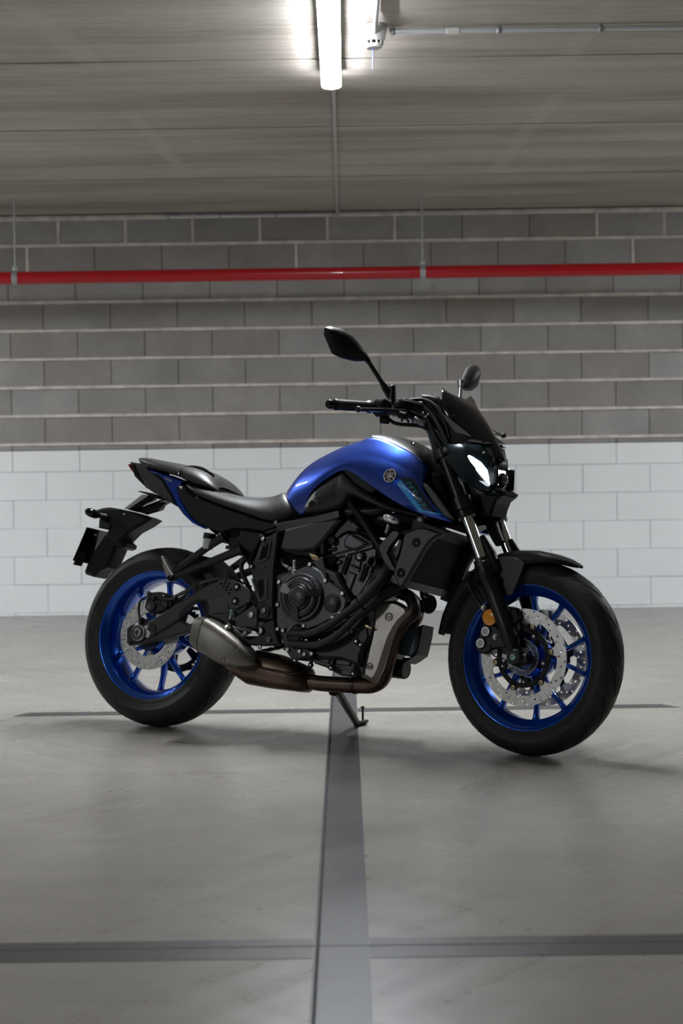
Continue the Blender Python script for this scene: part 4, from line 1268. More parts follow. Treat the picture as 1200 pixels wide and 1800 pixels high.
# black inner body that fills the tank from below
rings = []
for st in TS[1:-1]:
    R = [P(*q) for q in st]
    a = R[2]; b = R[4]
    rings.append([Vector((a.x, -0.10, a.z - 0.02)), Vector((b.x, -0.07, b.z - 0.01)), Vector((b.x, 0.07, b.z - 0.01)), Vector((a.x, 0.10, a.z - 0.02)), Vector((a.x, 0.08, R[0].z - 0.01)), Vector((a.x, -0.08, R[0].z - 0.01))])
G().loft(rings).build('tank_core', 'black_deep', tank, smooth=0)

def surf_y(px, py):
    """side plane of the tank flank at a point, from the stations"""
    best = None
    w_, a_ = 0, 0
    for st in TS[4:]:
        for (x, y, v) in st[:5]:
            d = ((px - x) ** 2 + (py - y) ** 2) + 6.0
            w = 1 / d ** 1.6
            w_ += w; a_ += w * v
    return a_ / w_
import bmesh
from mathutils.bvhtree import BVHTree
bpy.context.view_layer.update()
_dg = bpy.context.evaluated_depsgraph_get()
_ev = tank.evaluated_get(_dg).to_mesh()
TANK_BVH = BVHTree.FromPolygons([v.co.copy() for v in _ev.vertices], [tuple(p.vertices) for p in _ev.polygons])
tank.evaluated_get(_dg).to_mesh_clear()
def on_tank(x, z, off=0.0008, bvh=None):
    """drops a point sideways on to the tank's right flank"""
    h = (bvh or TANK_BVH).ray_cast(Vector((x, -0.6, z)), Vector((0, 1, 0)))
    if h[0] is None:
        return None
    n = h[1] if h[1].y < 0 else -h[1]
    return h[0] + n * off

def flank_decal(name, poly_px, material, parent, off=0.0008, side_y=-0.195, n=18):
    """a flat sticker laid on the flank: its outline filled with a fine grid and dropped on to the surface"""
    pts = XZ(poly_px, side_y)
    xs = [p[0] for p in pts]; zs = [p[1] for p in pts]
    me = bpy.data.meshes.new('tmp'); me.from_pydata([(x, 0, z) for x, z in pts], [], [tuple(range(len(pts)))])
    bm = bmesh.new(); bm.from_mesh(me)
    for ax, lo, hi in (((1, 0, 0), min(xs), max(xs)), ((0, 0, 1), min(zs), max(zs))):
        for k in range(1, n):
            t = lo + (hi - lo) * k / n
            bmesh.ops.bisect_plane(bm, geom=bm.verts[:] + bm.edges[:] + bm.faces[:], plane_co=(t, 0, t), plane_no=ax)
    vs = []
    bm.verts.index_update()
    for v in bm.verts:
        q = on_tank(v.co.x, v.co.z, off)
        vs.append(q if q is not None else Vector((v.co.x, side_y, v.co.z)))
    fs = [tuple(v.index for v in f.verts) for f in bm.faces]
    bm.free(); bpy.data.meshes.remove(me)
    return G().add(vs, fs).build(name, material, parent, smooth=180)
flank_decal('stripe_decal', [(704, 842), (699, 852), (734, 898), (771, 905), (769, 901.5), (742, 896)], 'decal_cyan', tank, 0.0010)
flank_decal('badge_decal', [(705, 840.5), (725, 841), (764, 900), (743, 894.5)], 'decal_dark', tank, 0.0008)
# model lettering along the decal
vs, fs = text_mesh('MT-07', 0.034, 0.0006, 0.35, 1.10)
a, b = P(715, 845, -0.195), P(744, 890, -0.195)
ex = Vector((b.x - a.x, 0, b.z - a.z)); Ltxt = ex.length; ex.normalize()
ey = Vector((-ex.z, 0, ex.x))
mid = (a + b) / 2 + ey * -0.001
wid = max(v[0] for v in vs) - min(v[0] for v in vs)
out = []
for (x, y, z) in vs:
    q = mid + ex * (x * Ltxt / wid) + ey * y * 0.72
    t = on_tank(q.x, q.z, 0.0014 + z)
    out.append(t if t is not None else q)
G().add(out, fs).build('model_lettering', 'decal_teal', tank, smooth=0)
# round emblem with three crossed tuning forks
ec = on_tank(P(684.5, 836, -0.2).x, P(684.5, 836, -0.2).z, 0.0)
e1 = on_tank(ec.x + 0.015, ec.z, 0); e2 = on_tank(ec.x - 0.015, ec.z, 0); e3 = on_tank(ec.x, ec.z + 0.015, 0); e4 = on_tank(ec.x, ec.z - 0.015, 0)
en = (e1 - e2).cross(e3 - e4).normalized()
en = en if en.y < 0 else -en
eu = (e1 - e2).normalized(); ev_ = en.cross(eu).normalized()
ev_ = ev_ if ev_.z > 0 else -ev_
def E3(x, y, h):
    return ec + eu * x + ev_ * y + en * h
em = G().lathe([(0.0001, 0.0), (0.0225, 0.0), (0.0225, 0.002), (0.0001, 0.002)], ec, en, 40).build('emblem', 'emblem_dark', tank, label='round chrome emblem of crossed tuning forks')
G().lathe([(0.0192, 0.0018), (0.0196, 0.0042), (0.0222, 0.0042), (0.0228, 0.0018)], ec, en, 48, True).build('emblem_ring', 'emblem_chrome', em)
for k in range(3):
    th = math.radians(90 + 120 * k)
    g = G()
    def bar2(x0, y0, x1, y1, w):
        c, s = math.cos(th), math.sin(th)
        def rr(x, y):
            return (x * c - y * s, x * s + y * c)
        d = Vector((x1 - x0, y1 - y0)).normalized(); nn = Vector((-d.y, d.x)) * w
        q = [rr(x0 + nn.x, y0 + nn.y), rr(x0 - nn.x, y0 - nn.y), rr(x1 - nn.x, y1 - nn.y), rr(x1 + nn.x, y1 + nn.y)]
        g.loft([[E3(*p, 0.0018) for p in q], [E3(*p, 0.0036) for p in q]])
    bar2(0.000, 0, 0.0185, 0, 0.0013)
    bar2(-0.0165, 0.0032, -0.002, 0.0032, 0.0011)
    bar2(-0.0165, -0.0032, -0.002, -0.0032, 0.0011)
    bar2(-0.0025, -0.0042, -0.0025, 0.0042, 0.0012)
    g.build('tuning_fork', 'emblem_chrome', em, smooth=0)
# black cover on top of the tank
CT = [((655, 768, -.108), (654, 764.5, -.05), 0.000), ((672, 772, -.117), (672, 762.5, -.05), 0.004), ((690, 779.5, -.126), (692, 765, -.055), 0.006), ((713, 791, -.134), (715, 772, -.06), 0.008),
      ((731, 802.5, -.140), (736, 782, -.065), 0.008), ((744, 817, -.144), (752, 795, -.068), 0.006), ((752, 829, -.132), (762, 812, -.068), 0.004), ((765, 842, -.125), (774, 834, -.062), 0.0)]
rings = []
for (e, m, dz) in CT:
    a = P(*e) + Vector((0, 0, -0.002)); b = P(*m); c = Vector((b.x, 0, b.z + dz)); m1 = (a + b) / 2 + Vector((0, -0.006, 0.004))
    a0 = a + Vector((0, 0.012, -0.012))
    half = [a0, a, m1, b]
    rings.append(half + [c] + [Vector((p.x, -p.y, p.z)) for p in half[::-1]])
cov = G().loft(rings, closed=False, cap=False).build('tank_cover', 'black_satin', bike, smooth=180, subsurf=2)
G().lathe([(0.0001, 0), (0.034, 0), (0.034, 0.006), (0.030, 0.010), (0.0001, 0.010)], (0.160, 0, P(692, 765, -.055).z - 0.012), (-0.1, 0, 1), 32).build('filler_cap', 'black_gloss', cov)
G().bolt(P(724, 780, -.078), (-0.1, -0.6, 0.8), 0.010, 0.003).build('cover_screw', 'black_gloss', cov)
# black front wing behind the blue flank, towards the fork
q = XZ([(736, 848), (748, 850), (765, 870), (780, 892), (793, 908), (795, 914), (780, 907), (760, 885)], -0.170)
for s in (-1, 1):
    G().prism(q, s * 0.150, s * 0.168, 0.003).build('front_wing', 'grey_panel', bike)
q = XZ([(735, 838), (752, 826), (768, 836), (782, 860), (796, 890), (798, 915), (780, 905), (755, 875)], -0.12)
G().prism(q, -0.125, 0.125, 0.010).build('intake_duct', 'black_deep', bike)

# ------------------------------------------------------------------ side covers under the tank
for s in (-1, 1):
    top = [(537, 884), (546, 863), (571, 845.5), (599, 829), (603, 828), (612, 838), (618, 848), (635, 860), (655, 873), (680, 888), (705, 897), (735, 904)]
    bot = [(541, 905), (560, 902), (580, 897), (597, 890), (604, 884), (608, 875), (612, 870), (624, 872), (650, 885), (680, 898), (706, 903), (734, 906)]
    bulge = [(-.108, -.112), (-.122, -.124), (-.136, -.136), (-.148, -.144), (-.150, -.146), (-.150, -.150), (-.152, -.152), (-.156, -.152), (-.160, -.152), (-.166, -.155), (-.170, -.160), (-.174, -.170)]
    rings = []
    for (t, b, (yt, yb)) in zip(top, bot, bulge):
        A, B = P(*t, yt), P(*b, yb)
        M1 = A * 0.68 + B * 0.32 + Vector((0, -0.011, 0)); M2 = A * 0.32 + B * 0.68 + Vector((0, -0.017, 0))
        ring = [A + Vector((0, 0.02, 0)), A, M1, M2, B, B + Vector((0, 0.03, 0))]
        if s > 0:
            ring = [Vector((p.x, -p.y, p.z)) for p in ring]
        rings.append(ring)
    sc = G().loft(rings, closed=False, cap=False).build('side_cover', 'grey_panel', bike, smooth=180, subsurf=2, label='matt grey knee panel with dimples')
    if s < 0:
        bpy.context.view_layer.update()
        dg = bpy.context.evaluated_depsgraph_get(); me_ = sc.evaluated_get(dg).to_mesh()
        SC_BVH = BVHTree.FromPolygons([v.co.copy() for v in me_.vertices], [tuple(p.vertices) for p in me_.polygons])
        c = P(549, 886, -.128)
        G().lathe([(0.0001, -0.001), (0.0105, -0.001), (0.0115, 0.0012), (0.0095, 0.003), (0.006, 0.0022), (0.0001, 0.0015)], on_tank(c.x, c.z, 0.0, SC_BVH) or c, (-0.2, -1, 0), 24).build('cover_screw', 'black_gloss', sc)
        # raised hexagonal studs on the knee panel
        g = G()
        u0, v0 = P(552, 878, -.13), P(596, 838, -.145)
        for i in range(13):
            for j in range(9):
                px = 553 + i * 4.0 + (2.0 if j % 2 else 0) ; py = 880 - i * 2.0 + j * 3.5 - 18
                d_edge = 1.0
                if not (549 < px < 596):
                    continue
                up = np.interp(px, [546, 571, 599], [866, 849, 833]); lo = np.interp(px, [546, 560, 580, 597], [899, 897, 892, 884])
                if py < up or py > lo or math.hypot(px - 549, py - 886) < 9.5 or (px > 588 and py > 872):
                    continue
                c = P(px, py, -.14); hit = on_tank(c.x, c.z, 0.0, SC_BVH)
                if hit is None:
                    continue
                r = 0.0042 * np.interp(px, [549, 590, 600], [1, 0.8, 0.5])
                top_ = [hit + Vector((r * 0.45 * math.cos(PI / 3 * k), -0.0030, r * 0.45 * math.sin(PI / 3 * k))) for k in range(6)]
                base = [hit + Vector((r * math.cos(PI / 3 * k), 0.0008, r * math.sin(PI / 3 * k))) for k in range(6)]
                g.loft([base, top_])
        o = g.build('hexagon_studs', 'grey_panel', sc, smooth=0); o['kind'] = 'stuff'
    # gap panel in black between blue flank and grey cover
    q = XZ([(600, 826), (607, 822), (618, 826), (640, 843), (662, 862), (650, 866), (625, 852), (612, 838)], -0.150)
    G().prism(q, s * 0.130, s * 0.148, 0.002).build('gap_panel', 'black_plastic', bike)

# ------------------------------------------------------------------ seats
RSEAT = [  # lower edge (px, py), upper outline (px, py), half width of the lower edge
    ((325.5, 855), (327, 849.5), .060), ((333, 862), (333, 847), .105), ((343, 868), (342, 848.5), .122), ((360, 876), (358, 854), .132), ((390, 888), (388, 864.5), .140),
    ((423, 899), (420, 871.5), .138), ((456, 910.5), (450, 875), .125), ((481, 917), (475, 872), .110), ((500, 912), (488, 867.5), .098), ((513, 906), (498, 863), .088), ((522, 902.5), (503, 868), .080)]
rings = []
for (lo, up, w) in RSEAT:
    A = P(*lo, -w); B = P(*up, -w * 0.45)
    c = Vector((B.x, 0, B.z + 0.004))
    h = B.z - A.z
    m1 = Vector((A.x * 0.75 + B.x * 0.25, -w * 1.06, A.z + h * 0.30)); m2 = Vector((A.x * 0.35 + B.x * 0.65, -w * 0.90, A.z + h * 0.72))
    half = [A + Vector((0, 0.012, -0.002)), A, m1, m2, B]
    rings.append(half + [c] + [Vector((p.x, -p.y, p.z)) for p in half[::-1]])
rs = G().loft(rings, closed=False, cap=False).build('rider_seat', 'seat_vinyl', bike, smooth=180, subsurf=2, label='black vinyl rider seat')
PSEAT = [((244, 809), (244.5, 806), .030), ((249, 815), (250, 804), .062), ((258, 819), (262, 805), .085), ((280, 825), (285, 809.5), .102), ((300, 831), (305, 813), .110), ((313, 835.5), (318, 815.5), .114),
         ((318, 837.5), (326, 817.5), .117), ((333, 846), (337, 819.5), .122), ((350, 852), (355, 825), .120), ((368, 858.5), (370, 833), .110), ((383, 863), (382, 845), .092), ((389, 864), (388.5, 857), .070)]
rings = []
for i, (lo, up, w) in enumerate(PSEAT):
    A = P(*lo, -w); B = P(*up, -w * 0.45)
    h = B.z - A.z
    c = Vector((B.x, 0, B.z + 0.004))
    m1 = Vector((A.x * 0.75 + B.x * 0.25, -w * 1.05, A.z + h * 0.35)); m2 = Vector((A.x * 0.35 + B.x * 0.65, -w * 0.86, A.z + h * 0.78))
    half = [A + Vector((0, 0.012, -0.002)), A, m1, m2, B]
    rings.append(half + [c] + [Vector((p.x, -p.y, p.z)) for p in half[::-1]])
ps = G().loft(rings, closed=False, cap=False).build('passenger_seat', 'seat_vinyl', bike, smooth=180, subsurf=2, label='raised black passenger seat pad')
# piping seam where the pad of the passenger seat steps up
pts = []
for (a, b, w) in ((314, 836, -.121), (317, 829, -.118), (323, 823.5, -.100), (330, 820.8, -.075), (337, 820, -.055)):
    pts.append(P(a, b, w))
pts2 = [Vector((p.x, -p.y, p.z)) for p in pts[::-1]]
G().tube(pts + [Vector((pts[-1].x + 0.002, 0, pts[-1].z + 0.006))] + pts2, 0.0036, 8, 4).build('seat_piping', 'black_gloss', ps)
G().tube([P(333, 820.2, -.056), P(345, 821.5, -.056), P(360, 826.5, -.054), P(370, 832, -.050), P(376, 838, -.046)], 0.0042, 8, 4).build('seat_piping', 'black_gloss', ps)
for (rr, nm) in ((RSEAT, rs), (PSEAT, ps)):
    rings = []
    for (lo, up, w) in rr:
        A = P(*lo, -w)
        rings.append([Vector((A.x, -w * 0.96, A.z - 0.004)), Vector((A.x, -w * 0.9, A.z + 0.008)), Vector((A.x, w * 0.9, A.z + 0.008)), Vector((A.x, w * 0.96, A.z - 0.004))])
    G().loft(rings).build('seat_base', 'black_deep', nm, smooth=0)

# ------------------------------------------------------------------ tail
def side_pair(name, poly, y, t, material, ch=0.003, parent=None, label=None, taper=None):
    out = []
    for s in (-1, 1):
        q = XZ(poly, -y)
        if taper:
            x0, x1, k = taper
            f0 = lambda p, s=s: s * (y - t) - s * k * float(np.interp(p.x, [x0, x1], [1, 0]))
            f1 = lambda p, s=s: s * y - s * k * float(np.interp(p.x, [x0, x1], [1, 0]))
            o = G().prism(q, f0, f1, ch).build(name, material, parent or bike)
        else:
            o = G().prism(q, s * (y - t), s * y, ch).build(name, material, parent or bike)
        if label and s < 0:
            o['label'] = label
        out.append(o)
    return out
TAP = (-0.93, -0.55, 0.045)
side_pair('tail_panel', [(227.5, 815.5), (232, 811.8), (241, 812.5), (250, 815), (253, 822), (268, 832), (281, 842), (286, 852), (297, 868), (303, 880), (308, 890), (296, 883), (283, 873), (262, 864), (254, 859), (247, 851), (236.5, 835), (228, 819)], 0.098, 0.050, 'grey_panel', 0.006, taper=TAP, label='matt black tail panel')
side_pair('tail_fairing', [(253, 821), (276.7, 829.5), (293, 834.5), (316.7, 844), (321.5, 847), (314, 850), (308.5, 855), (310, 863), (316.7, 879), (333, 905.5), (348, 920.5), (361.5, 924), (356, 928.5), (337, 919), (320, 904), (308, 888.5), (300, 871), (288, 852), (280, 839), (271.7, 833), (254.5, 827)], 0.108, 0.030, 'blue_paint', 0.0045, taper=TAP, label='blue tail fairing')
vs, fs = text_mesh('YAMAHA', 0.0125, 0.0004, 0.15, 1.0)
a, b = P(288.5, 840.5, -.095), P(302, 846, -.095)
ex = Vector((b.x - a.x, 0, b.z - a.z)); Lt = ex.length; ex.normalize(); ey = Vector((-ex.z, 0, ex.x)); md2 = (a + b) / 2
wd = max(v[0] for v in vs) - min(v[0] for v in vs)
def tail_y(x):
    return -(0.108 - 0.045 * float(np.interp(x, [-0.93, -0.55], [1, 0]))) - 0.0006
out = []
for (x, y, z) in vs:
    q_ = md2 + ex * (x * Lt / wd) + ey * y * 0.95
    out.append(Vector((q_.x, tail_y(q_.x) - z, q_.z)))
G().add(out, fs).build('tail_lettering', 'decal_white', bike, smooth=0)
side_pair('tail_lamp', [(223.8, 816), (228, 815.5), (231, 822), (237, 833.5), (234, 831), (229, 825)], 0.050, 0.050, 'red_lens', 0.002, label='red tail lamp')
q = XZ([(232, 813), (252, 816), (262, 824), (300, 838), (322, 848), (330, 868), (345, 905), (355, 922), (338, 916), (310, 885), (290, 868), (262, 860), (240, 838)], -0.04)
G().prism(q, -0.060, 0.060, 0.008).build('tail_core', 'black_deep', bike)
side_pair('seat_side_cover', [(313, 851), (325, 853.5), (334, 862), (343, 869), (360, 878), (376, 884), (400, 893), (423, 900.5), (456, 912), (481, 918.5), (495, 921), (489, 926), (462, 936), (440, 932), (415, 930), (385, 938), (370, 932), (361, 924.5), (348, 920.5), (333, 905.5), (318, 881), (310.5, 863)], 0.112, 0.030, 'black_plastic', 0.006)
side_pair('seat_lock_trim', [(325, 860), (334, 866), (345, 871), (341, 876), (328, 868)], 0.114, 0.006, 'black_gloss', 0.002)
for s in (-1, 1):
    G().bolt(P(319, 857, -0.112) if s < 0 else Vector((P(319, 857, -.112).x, 0.112, P(319, 857, -.112).z)), (0, s, 0.2), 0.007, 0.004, socket=False).build('seat_bolt', 'chrome', bike)
G().bolt(P(346.5, 874.5, -0.113), (0, -1, 0), 0.0035, 0.003, socket=False).build('cover_clip', 'zinc', bike)
G().bolt(P(484.5, 918, -0.113), (0, -1, 0), 0.0055, 0.003, socket=False).build('cover_clip', 'zinc', bike)
# number plate carrier ---------------------------------------------------
arms = thing('plate_carrier', '', 'x'); del arms['label']; del arms['category']
arms.parent = bike
def cpl(poly, y0, y1, m='black_plastic', ch=0.003, nm='carrier_arm', yref=None):
    return G().prism(XZ(poly, yref if yref is not None else (y0 + y1) / 2), y0, y1, ch).build(nm, m, arms)
cpl([(226, 896), (262, 872), (270, 870), (276, 873), (272, 880), (252, 888), (236, 899)], -0.010, -0.030, 'black_gloss')
cpl([(218, 894.5), (250, 869.5), (268, 870.5), (232, 895)], 0.020, 0.024, 'pale_grey', 0.0005)  # thin pale grey plate behind the black arms
cpl([(236, 899), (258, 889), (284, 879), (290, 880), (262, 893), (246, 901)], 0.000, 0.020, 'black_gloss')
cpl([(244, 899), (284, 884), (298, 882), (288, 888), (284, 896), (256, 904)], -0.020, -0.050, 'black_gloss')
cpl([(249, 866), (254, 865), (275, 869), (298, 882), (285, 879), (262, 870)], -0.030, 0.030, 'black_plastic')
body = [(166.5, 900.5), (172, 896), (183, 893), (194, 892), (210, 894.5), (234, 899.5), (246, 903.5), (258, 907), (268.5, 911.5), (255, 921.5), (232, 934), (216, 950), (223, 956), (221, 962), (214, 964.5), (206, 963), (197, 984), (190, 998), (177, 1003), (169, 1013), (166, 1014.5), (152, 1010), (149.5, 1005), (156, 988), (165, 972), (176, 955), (191, 933), (196, 924), (192, 917), (176, 911)]
cpl(body, -0.042, 0.042, 'black_plastic', 0.010, 'carrier_body', -0.03)
cpl([(175, 911), (196, 922), (191, 931), (174, 928)], -0.050, 0.045, 'engine_dark', 0.004, 'lamp_shroud', -0.045)
# plate, seen from its back
pw = 0.092
A0, A1 = P(152.5, 926.5, -pw), P(127.5, 985, -pw)
A1 = Vector((A1.x, -pw, A1.z)); B0 = Vector((A0.x, pw, A0.z)); B1 = Vector((A1.x, pw, A1.z))
nrm = (A1 - A0).cross(Vector((0, 1, 0))).normalized() * 0.003
G().loft([[A0, B0, B1, A1], [A0 + nrm, B0 + nrm, B1 + nrm, A1 + nrm]]).build('number_plate', 'black_gloss', arms, smooth=0, label='back of the black number plate')
C0, C1 = A0.lerp(A1, 0.72), A0.lerp(A1, 1.10)
dn = nrm * 2
for (y0, y1) in ((-pw * 0.95, -pw * 0.45), (pw * 0.45, pw * 0.80)):
    q = [Vector((C0.x, y0, C0.z)) + dn, Vector((C0.x, y1, C0.z)) + dn, Vector((C1.x, y1, C1.z)) + dn, Vector((C1.x, y0, C1.z)) + dn]
    G().loft([q, [p + nrm for p in q]]).build('plate_tab', 'engine_dark', arms, smooth=0)
# rear indicators
for s in (-1, 1):
    a = P(184, 907, -0.07); b = P(151, 898, -0.16)
    a = Vector((a.x, s * 0.03, a.z)); b = Vector((b.x, s * 0.155, b.z)); 
    d = b - a
    if s < 0:
        a, b = P(186, 908, -0.045), P(170, 905, -0.085)
        G().tube([a, (a + b) / 2, b], [0.010, 0.009, 0.010], 10).build('indicator_stalk', 'rubber_hose', arms)
        c0, c1 = P(173, 906, -0.085), P(151, 898, -0.135)
    else:
        c0, c1 = P(231, 926, 0.075), P(250, 930, 0.12)
    ax = (c1 - c0)
    G().lathe([(0.0001, -0.004), (0.010, -0.002), (0.0155, 0.010), (0.0165, ax.length * 0.6), (0.013, ax.length * 0.9), (0.007, ax.length), (0.0001, ax.length)], c0, ax, 20).build('rear_indicator', 'black_gloss', arms)
G().cyl(P(222, 956, 0.02), P(214, 958, -0.03), 0.014, seg=18, ch=0.004).build('carrier_knob', 'black_plastic', arms)
G().box(P(169, 940.5, -0.06), (0.006, 0.012, 0.005)).build('plate_lamp', 'brass', arms, smooth=0)
G().bolt(P(219, 904, -0.043), (0, -1, 0.3), 0.0045, 0.003, socket=False).build('carrier_screw', 'zinc', arms)
G().bolt(P(209, 895.5, -0.038), (0, -0.4, 1), 0.0035, 0.003, socket=False).build('carrier_screw', 'zinc', arms)
# ------------------------------------------------------------------ engine
def plate(name, poly, y0, y1, m, ch=0.003, parent=None, yref=None, label=None, smooth=40):
    """a solid plate traced on the side plane of its outer face y1"""
    return G().prism(XZ(poly, y1 if yref is None else yref), y0, y1, ch).build(name, m, parent or bike, label=label, smooth=smooth)

eng = plate('engine', [(483, 1012), (497, 1005), (525, 1000), (560, 995), (590, 1005), (620, 1060), (645, 1085), (650, 1120), (634, 1150), (632, 1172), (600, 1160), (560, 1158), (520, 1160), (500, 1140), (486, 1110)], 0.150, -0.160, 'engine_dark', 0.010, label='dark grey parallel-twin engine block')
plate('cylinder_head', [(577, 962), (590, 946), (607, 935), (622, 934), (656, 955), (664, 967), (662, 986), (655, 1004), (648, 1024), (634, 1046), (622, 1064), (606, 1054), (597, 1034), (586, 1022), (591, 1000), (593, 985), (581, 976)], 0.130, -0.130, 'engine_paint', 0.008, eng, -0.13)
# head relief: cover dome, cross rib, studs
plate('cam_cover', [(603, 949), (612, 937), (622, 938), (640, 950), (640, 960), (622, 968), (604, 962)], -0.12, -0.142, 'engine_paint', 0.007, eng)
plate('head_rib', [(611, 993), (614, 990.5), (632, 1000.5), (630, 1006)], -0.12, -0.143, 'engine_paint', 0.003, eng)
plate('head_panel', [(613, 1004), (626, 1009), (612, 1046), (603, 1038)], -0.12, -0.137, 'engine_paint', 0.004, eng)
plate('head_panel', [(624, 973), (637, 977), (632, 1000), (618, 993)], -0.12, -0.136, 'engine_paint', 0.004, eng)
plate('head_fin', [(589, 1014), (596, 997), (601, 998), (590, 1027)], -0.12, -0.139, 'engine_paint', 0.003, eng)
plate('head_fin', [(590, 987), (598, 984), (599, 990), (591, 993)], -0.12, -0.140, 'engine_paint', 0.003, eng)
plate('head_fin', [(634, 1028), (644, 1012), (650, 1003), (653, 1007), (636, 1040)], -0.12, -0.139, 'engine_paint', 0.003, eng)
for (a, b) in (((609.7, 977), (599, 1008)), ((641, 991), (631, 1022))):
    G().cyl(P(*a, -0.145), P(*b, -0.145), 0.0065, seg=12, ch=0.002).build('stud', 'engine_paint', eng)
    p = P(*a, -0.146); d = (P(*a, -0.145) - P(*b, -0.145)).normalized()
    G().cyl(p, p + d * 0.006, 0.0058, seg=12, ch=0.0015).build('stud_nut', 'zinc', eng)
G().cyl(P(632, 978, -0.130), P(632, 978, -0.145), 0.0175, seg=24, ch=0.002).build('plug_boss', 'engine_paint', eng)
G().lathe([(0.0001, 0.008), (0.006, 0.0075), (0.0105, 0.005), (0.0125, 0.0)], P(632, 978, -0.145), (0, -1, 0), 24).build('plug_cap', 'chrome', eng)
plate('ridge_bar', [(620, 939), (628, 937), (655, 953), (650, 957)], -0.12, -0.146, 'engine_dark', 0.003, eng)
plate('ridge_bar', [(617, 943), (621, 941), (646, 955), (641, 958)], -0.12, -0.148, 'engine_dark', 0.003, eng)
plate('head_bracket', [(612, 914), (619, 913), (624, 922), (633, 929), (632, 933), (625, 934.5), (611, 933), (601, 938), (591, 946), (587, 942), (600, 925)], -0.135, -0.142, 'grey_panel', 0.0015, eng)
for (px, py, r) in ((584, 951, 0.013), (618, 916, 0.006), (629.5, 931.5, 0.006)):
    G().lathe([(0.0001, 0), (r, 0), (r, 0.006), (r * 0.8, 0.008), (r * 0.6, 0.006), (r * 0.45, 0.007), (r * 0.3, 0.005), (0.0001, 0.005)], P(px, py, -0.142), (0, -1, 0), 20).build('bracket_bolt', 'engine_dark', eng)
G().tube([P(573, 979, -0.155), P(612, 968, -0.158), P(655, 955.5, -0.158)], 0.0038, 10, 4).build('control_rod', 'black_gloss', eng)
G().lathe([(0.0001, -0.030), (0.019, -0.030), (0.019, 0.004), (0.0165, 0.008), (0.013, 0.006), (0.012, -0.012), (0.0001, -0.012)], P(655, 988, -0.160), (-0.15, -1, 0.05), 28).build('hose_end', 'rubber_hose', eng)
for (a, b, r) in (((568, 955), (568, 976), 0.010), ((577, 967), (592, 965), 0.007), ((562, 958), (573, 958), 0.008)):
    G().cyl(P(*a, -0.13), P(*b, -0.13), r, seg=12, ch=0.002).build('coolant_union', 'engine_dark', eng)
plate('cable_bracket', [(546, 988), (559, 984), (561, 979), (567, 979), (569, 994), (575, 1020), (570, 1022), (563, 1002), (556, 996), (547, 996)], -0.165, -0.172, 'grey_panel', 0.0015, eng)
g = G()
for k in range(5):
    a = P(544 + k * 1.3, 974.5 + k * 2.0, -0.150); b = P(558 + k * 0.6, 978.5 + k * 1.9, -0.150)
    g.cyl(a, b, 0.0020, seg=6)
g.build('spring', 'brass', eng)
# right crankcase cover
cc = plate('clutch_cover', [(485, 1076), (487, 1040), (490, 1022), (497, 1012), (524, 1000), (545, 992.5), (563, 1004), (573, 1020), (602, 1041), (609.5, 1054), (606, 1070), (599, 1079), (585, 1087), (560, 1100), (541, 1107), (520, 1104), (487, 1109), (485, 1090)], -0.155, -0.182, 'engine_paint', 0.005, eng, label='round clutch cover with raised centre')
C0 = P(529, 1050, -0.188)
def on_cover(r, a, h):
    return C0 + Vector((r * math.cos(a), -h, r * math.sin(a)))
G().lathe([(0.0800, -0.010), (0.0790, 0.006), (0.0760, 0.010), (0.0715, 0.010), (0.0690, 0.006), (0.0660, 0.006), (0.0640, 0.017), (0.0610, 0.020), (0.0500, 0.020), (0.0480, 0.014), (0.0440, 0.014), (0.0425, 0.022), (0.0395, 0.024), (0.0375, 0.019), (0.0345, 0.019), (0.0335, 0.027), (0.0310, 0.029), (0.0001, 0.029)], C0, (0, -1, 0), 64).build('cover_dome', 'engine_paint', cc, smooth=50)
for ang, w in ((155, 0.020), (14, 0.018), (-96, 0.019)):
    a = math.radians(ang)
    pr = [(0.034, w * 0.55), (0.055, w * 0.95), (0.066, w), (0.078, w * 0.7)]
    q = pr + [(r, -ww) for r, ww in pr[::-1]]
    R = Matrix.Rotation(-a, 3, 'Y')
    lo = [C0 + R @ Vector((r, 0, ww)) for r, ww in q]
    def hh(r):
        return float(np.interp(r, [0.034, 0.045, 0.066, 0.078], [0.028, 0.028, 0.022, 0.008]))
    hi = [C0 + R @ Vector((r, -hh(r), ww * 0.72)) for r, ww in q]
    G().loft([lo, hi]).build('cover_lug', 'engine_paint', cc, smooth=25)
vs, fs = text_mesh('YAMAHA', 0.0125, 0.0012, 0, 1.0)
G().add([C0 + Vector((x, -0.0292 - z, y)) for x, y, z in vs], fs).build('cover_lettering', 'engine_paint', cc, smooth=0)
oc = P(583.5, 1060.5, -0.184)
G().lathe([(0.030, -0.004), (0.0295, 0.004), (0.0265, 0.005), (0.0255, 0.010), (0.0240, 0.011), (0.0001, 0.011)], oc, (0, -1, 0), 40).build('oil_filler_cap', 'engine_paint', cc)
g = G()
for dz in (-0.004, 0.004):
    g.box(oc + Vector((0, -0.0113, dz)), (0.024, 0.0012, 0.0034))
g.build('cap_lettering', 'engine_dark', cc, smooth=0)
for (px, py) in ((490.6, 1023.8), (488, 1063), (488.5, 1106), (572, 1021), (602, 1043.5), (585, 1085.6), (598, 1078.5), (544.6, 992.5)):
    G().cyl(P(px, py, -0.160), P(px, py, -0.186), 0.0085, seg=14).build('bolt_boss', 'engine_paint', cc)
    G().bolt(P(px, py, -0.186), (0, -1, 0), 0.0058, 0.006).build('cover_bolt', 'aluminium', cc)
# dark throttle bodies between airbox and crankcase
plate('throttle_body', [(504, 962), (560, 962), (592, 972), (594, 1006), (560, 1002), (522, 1004), (506, 992)], 0.100, -0.110, 'black_deep', 0.006, eng)
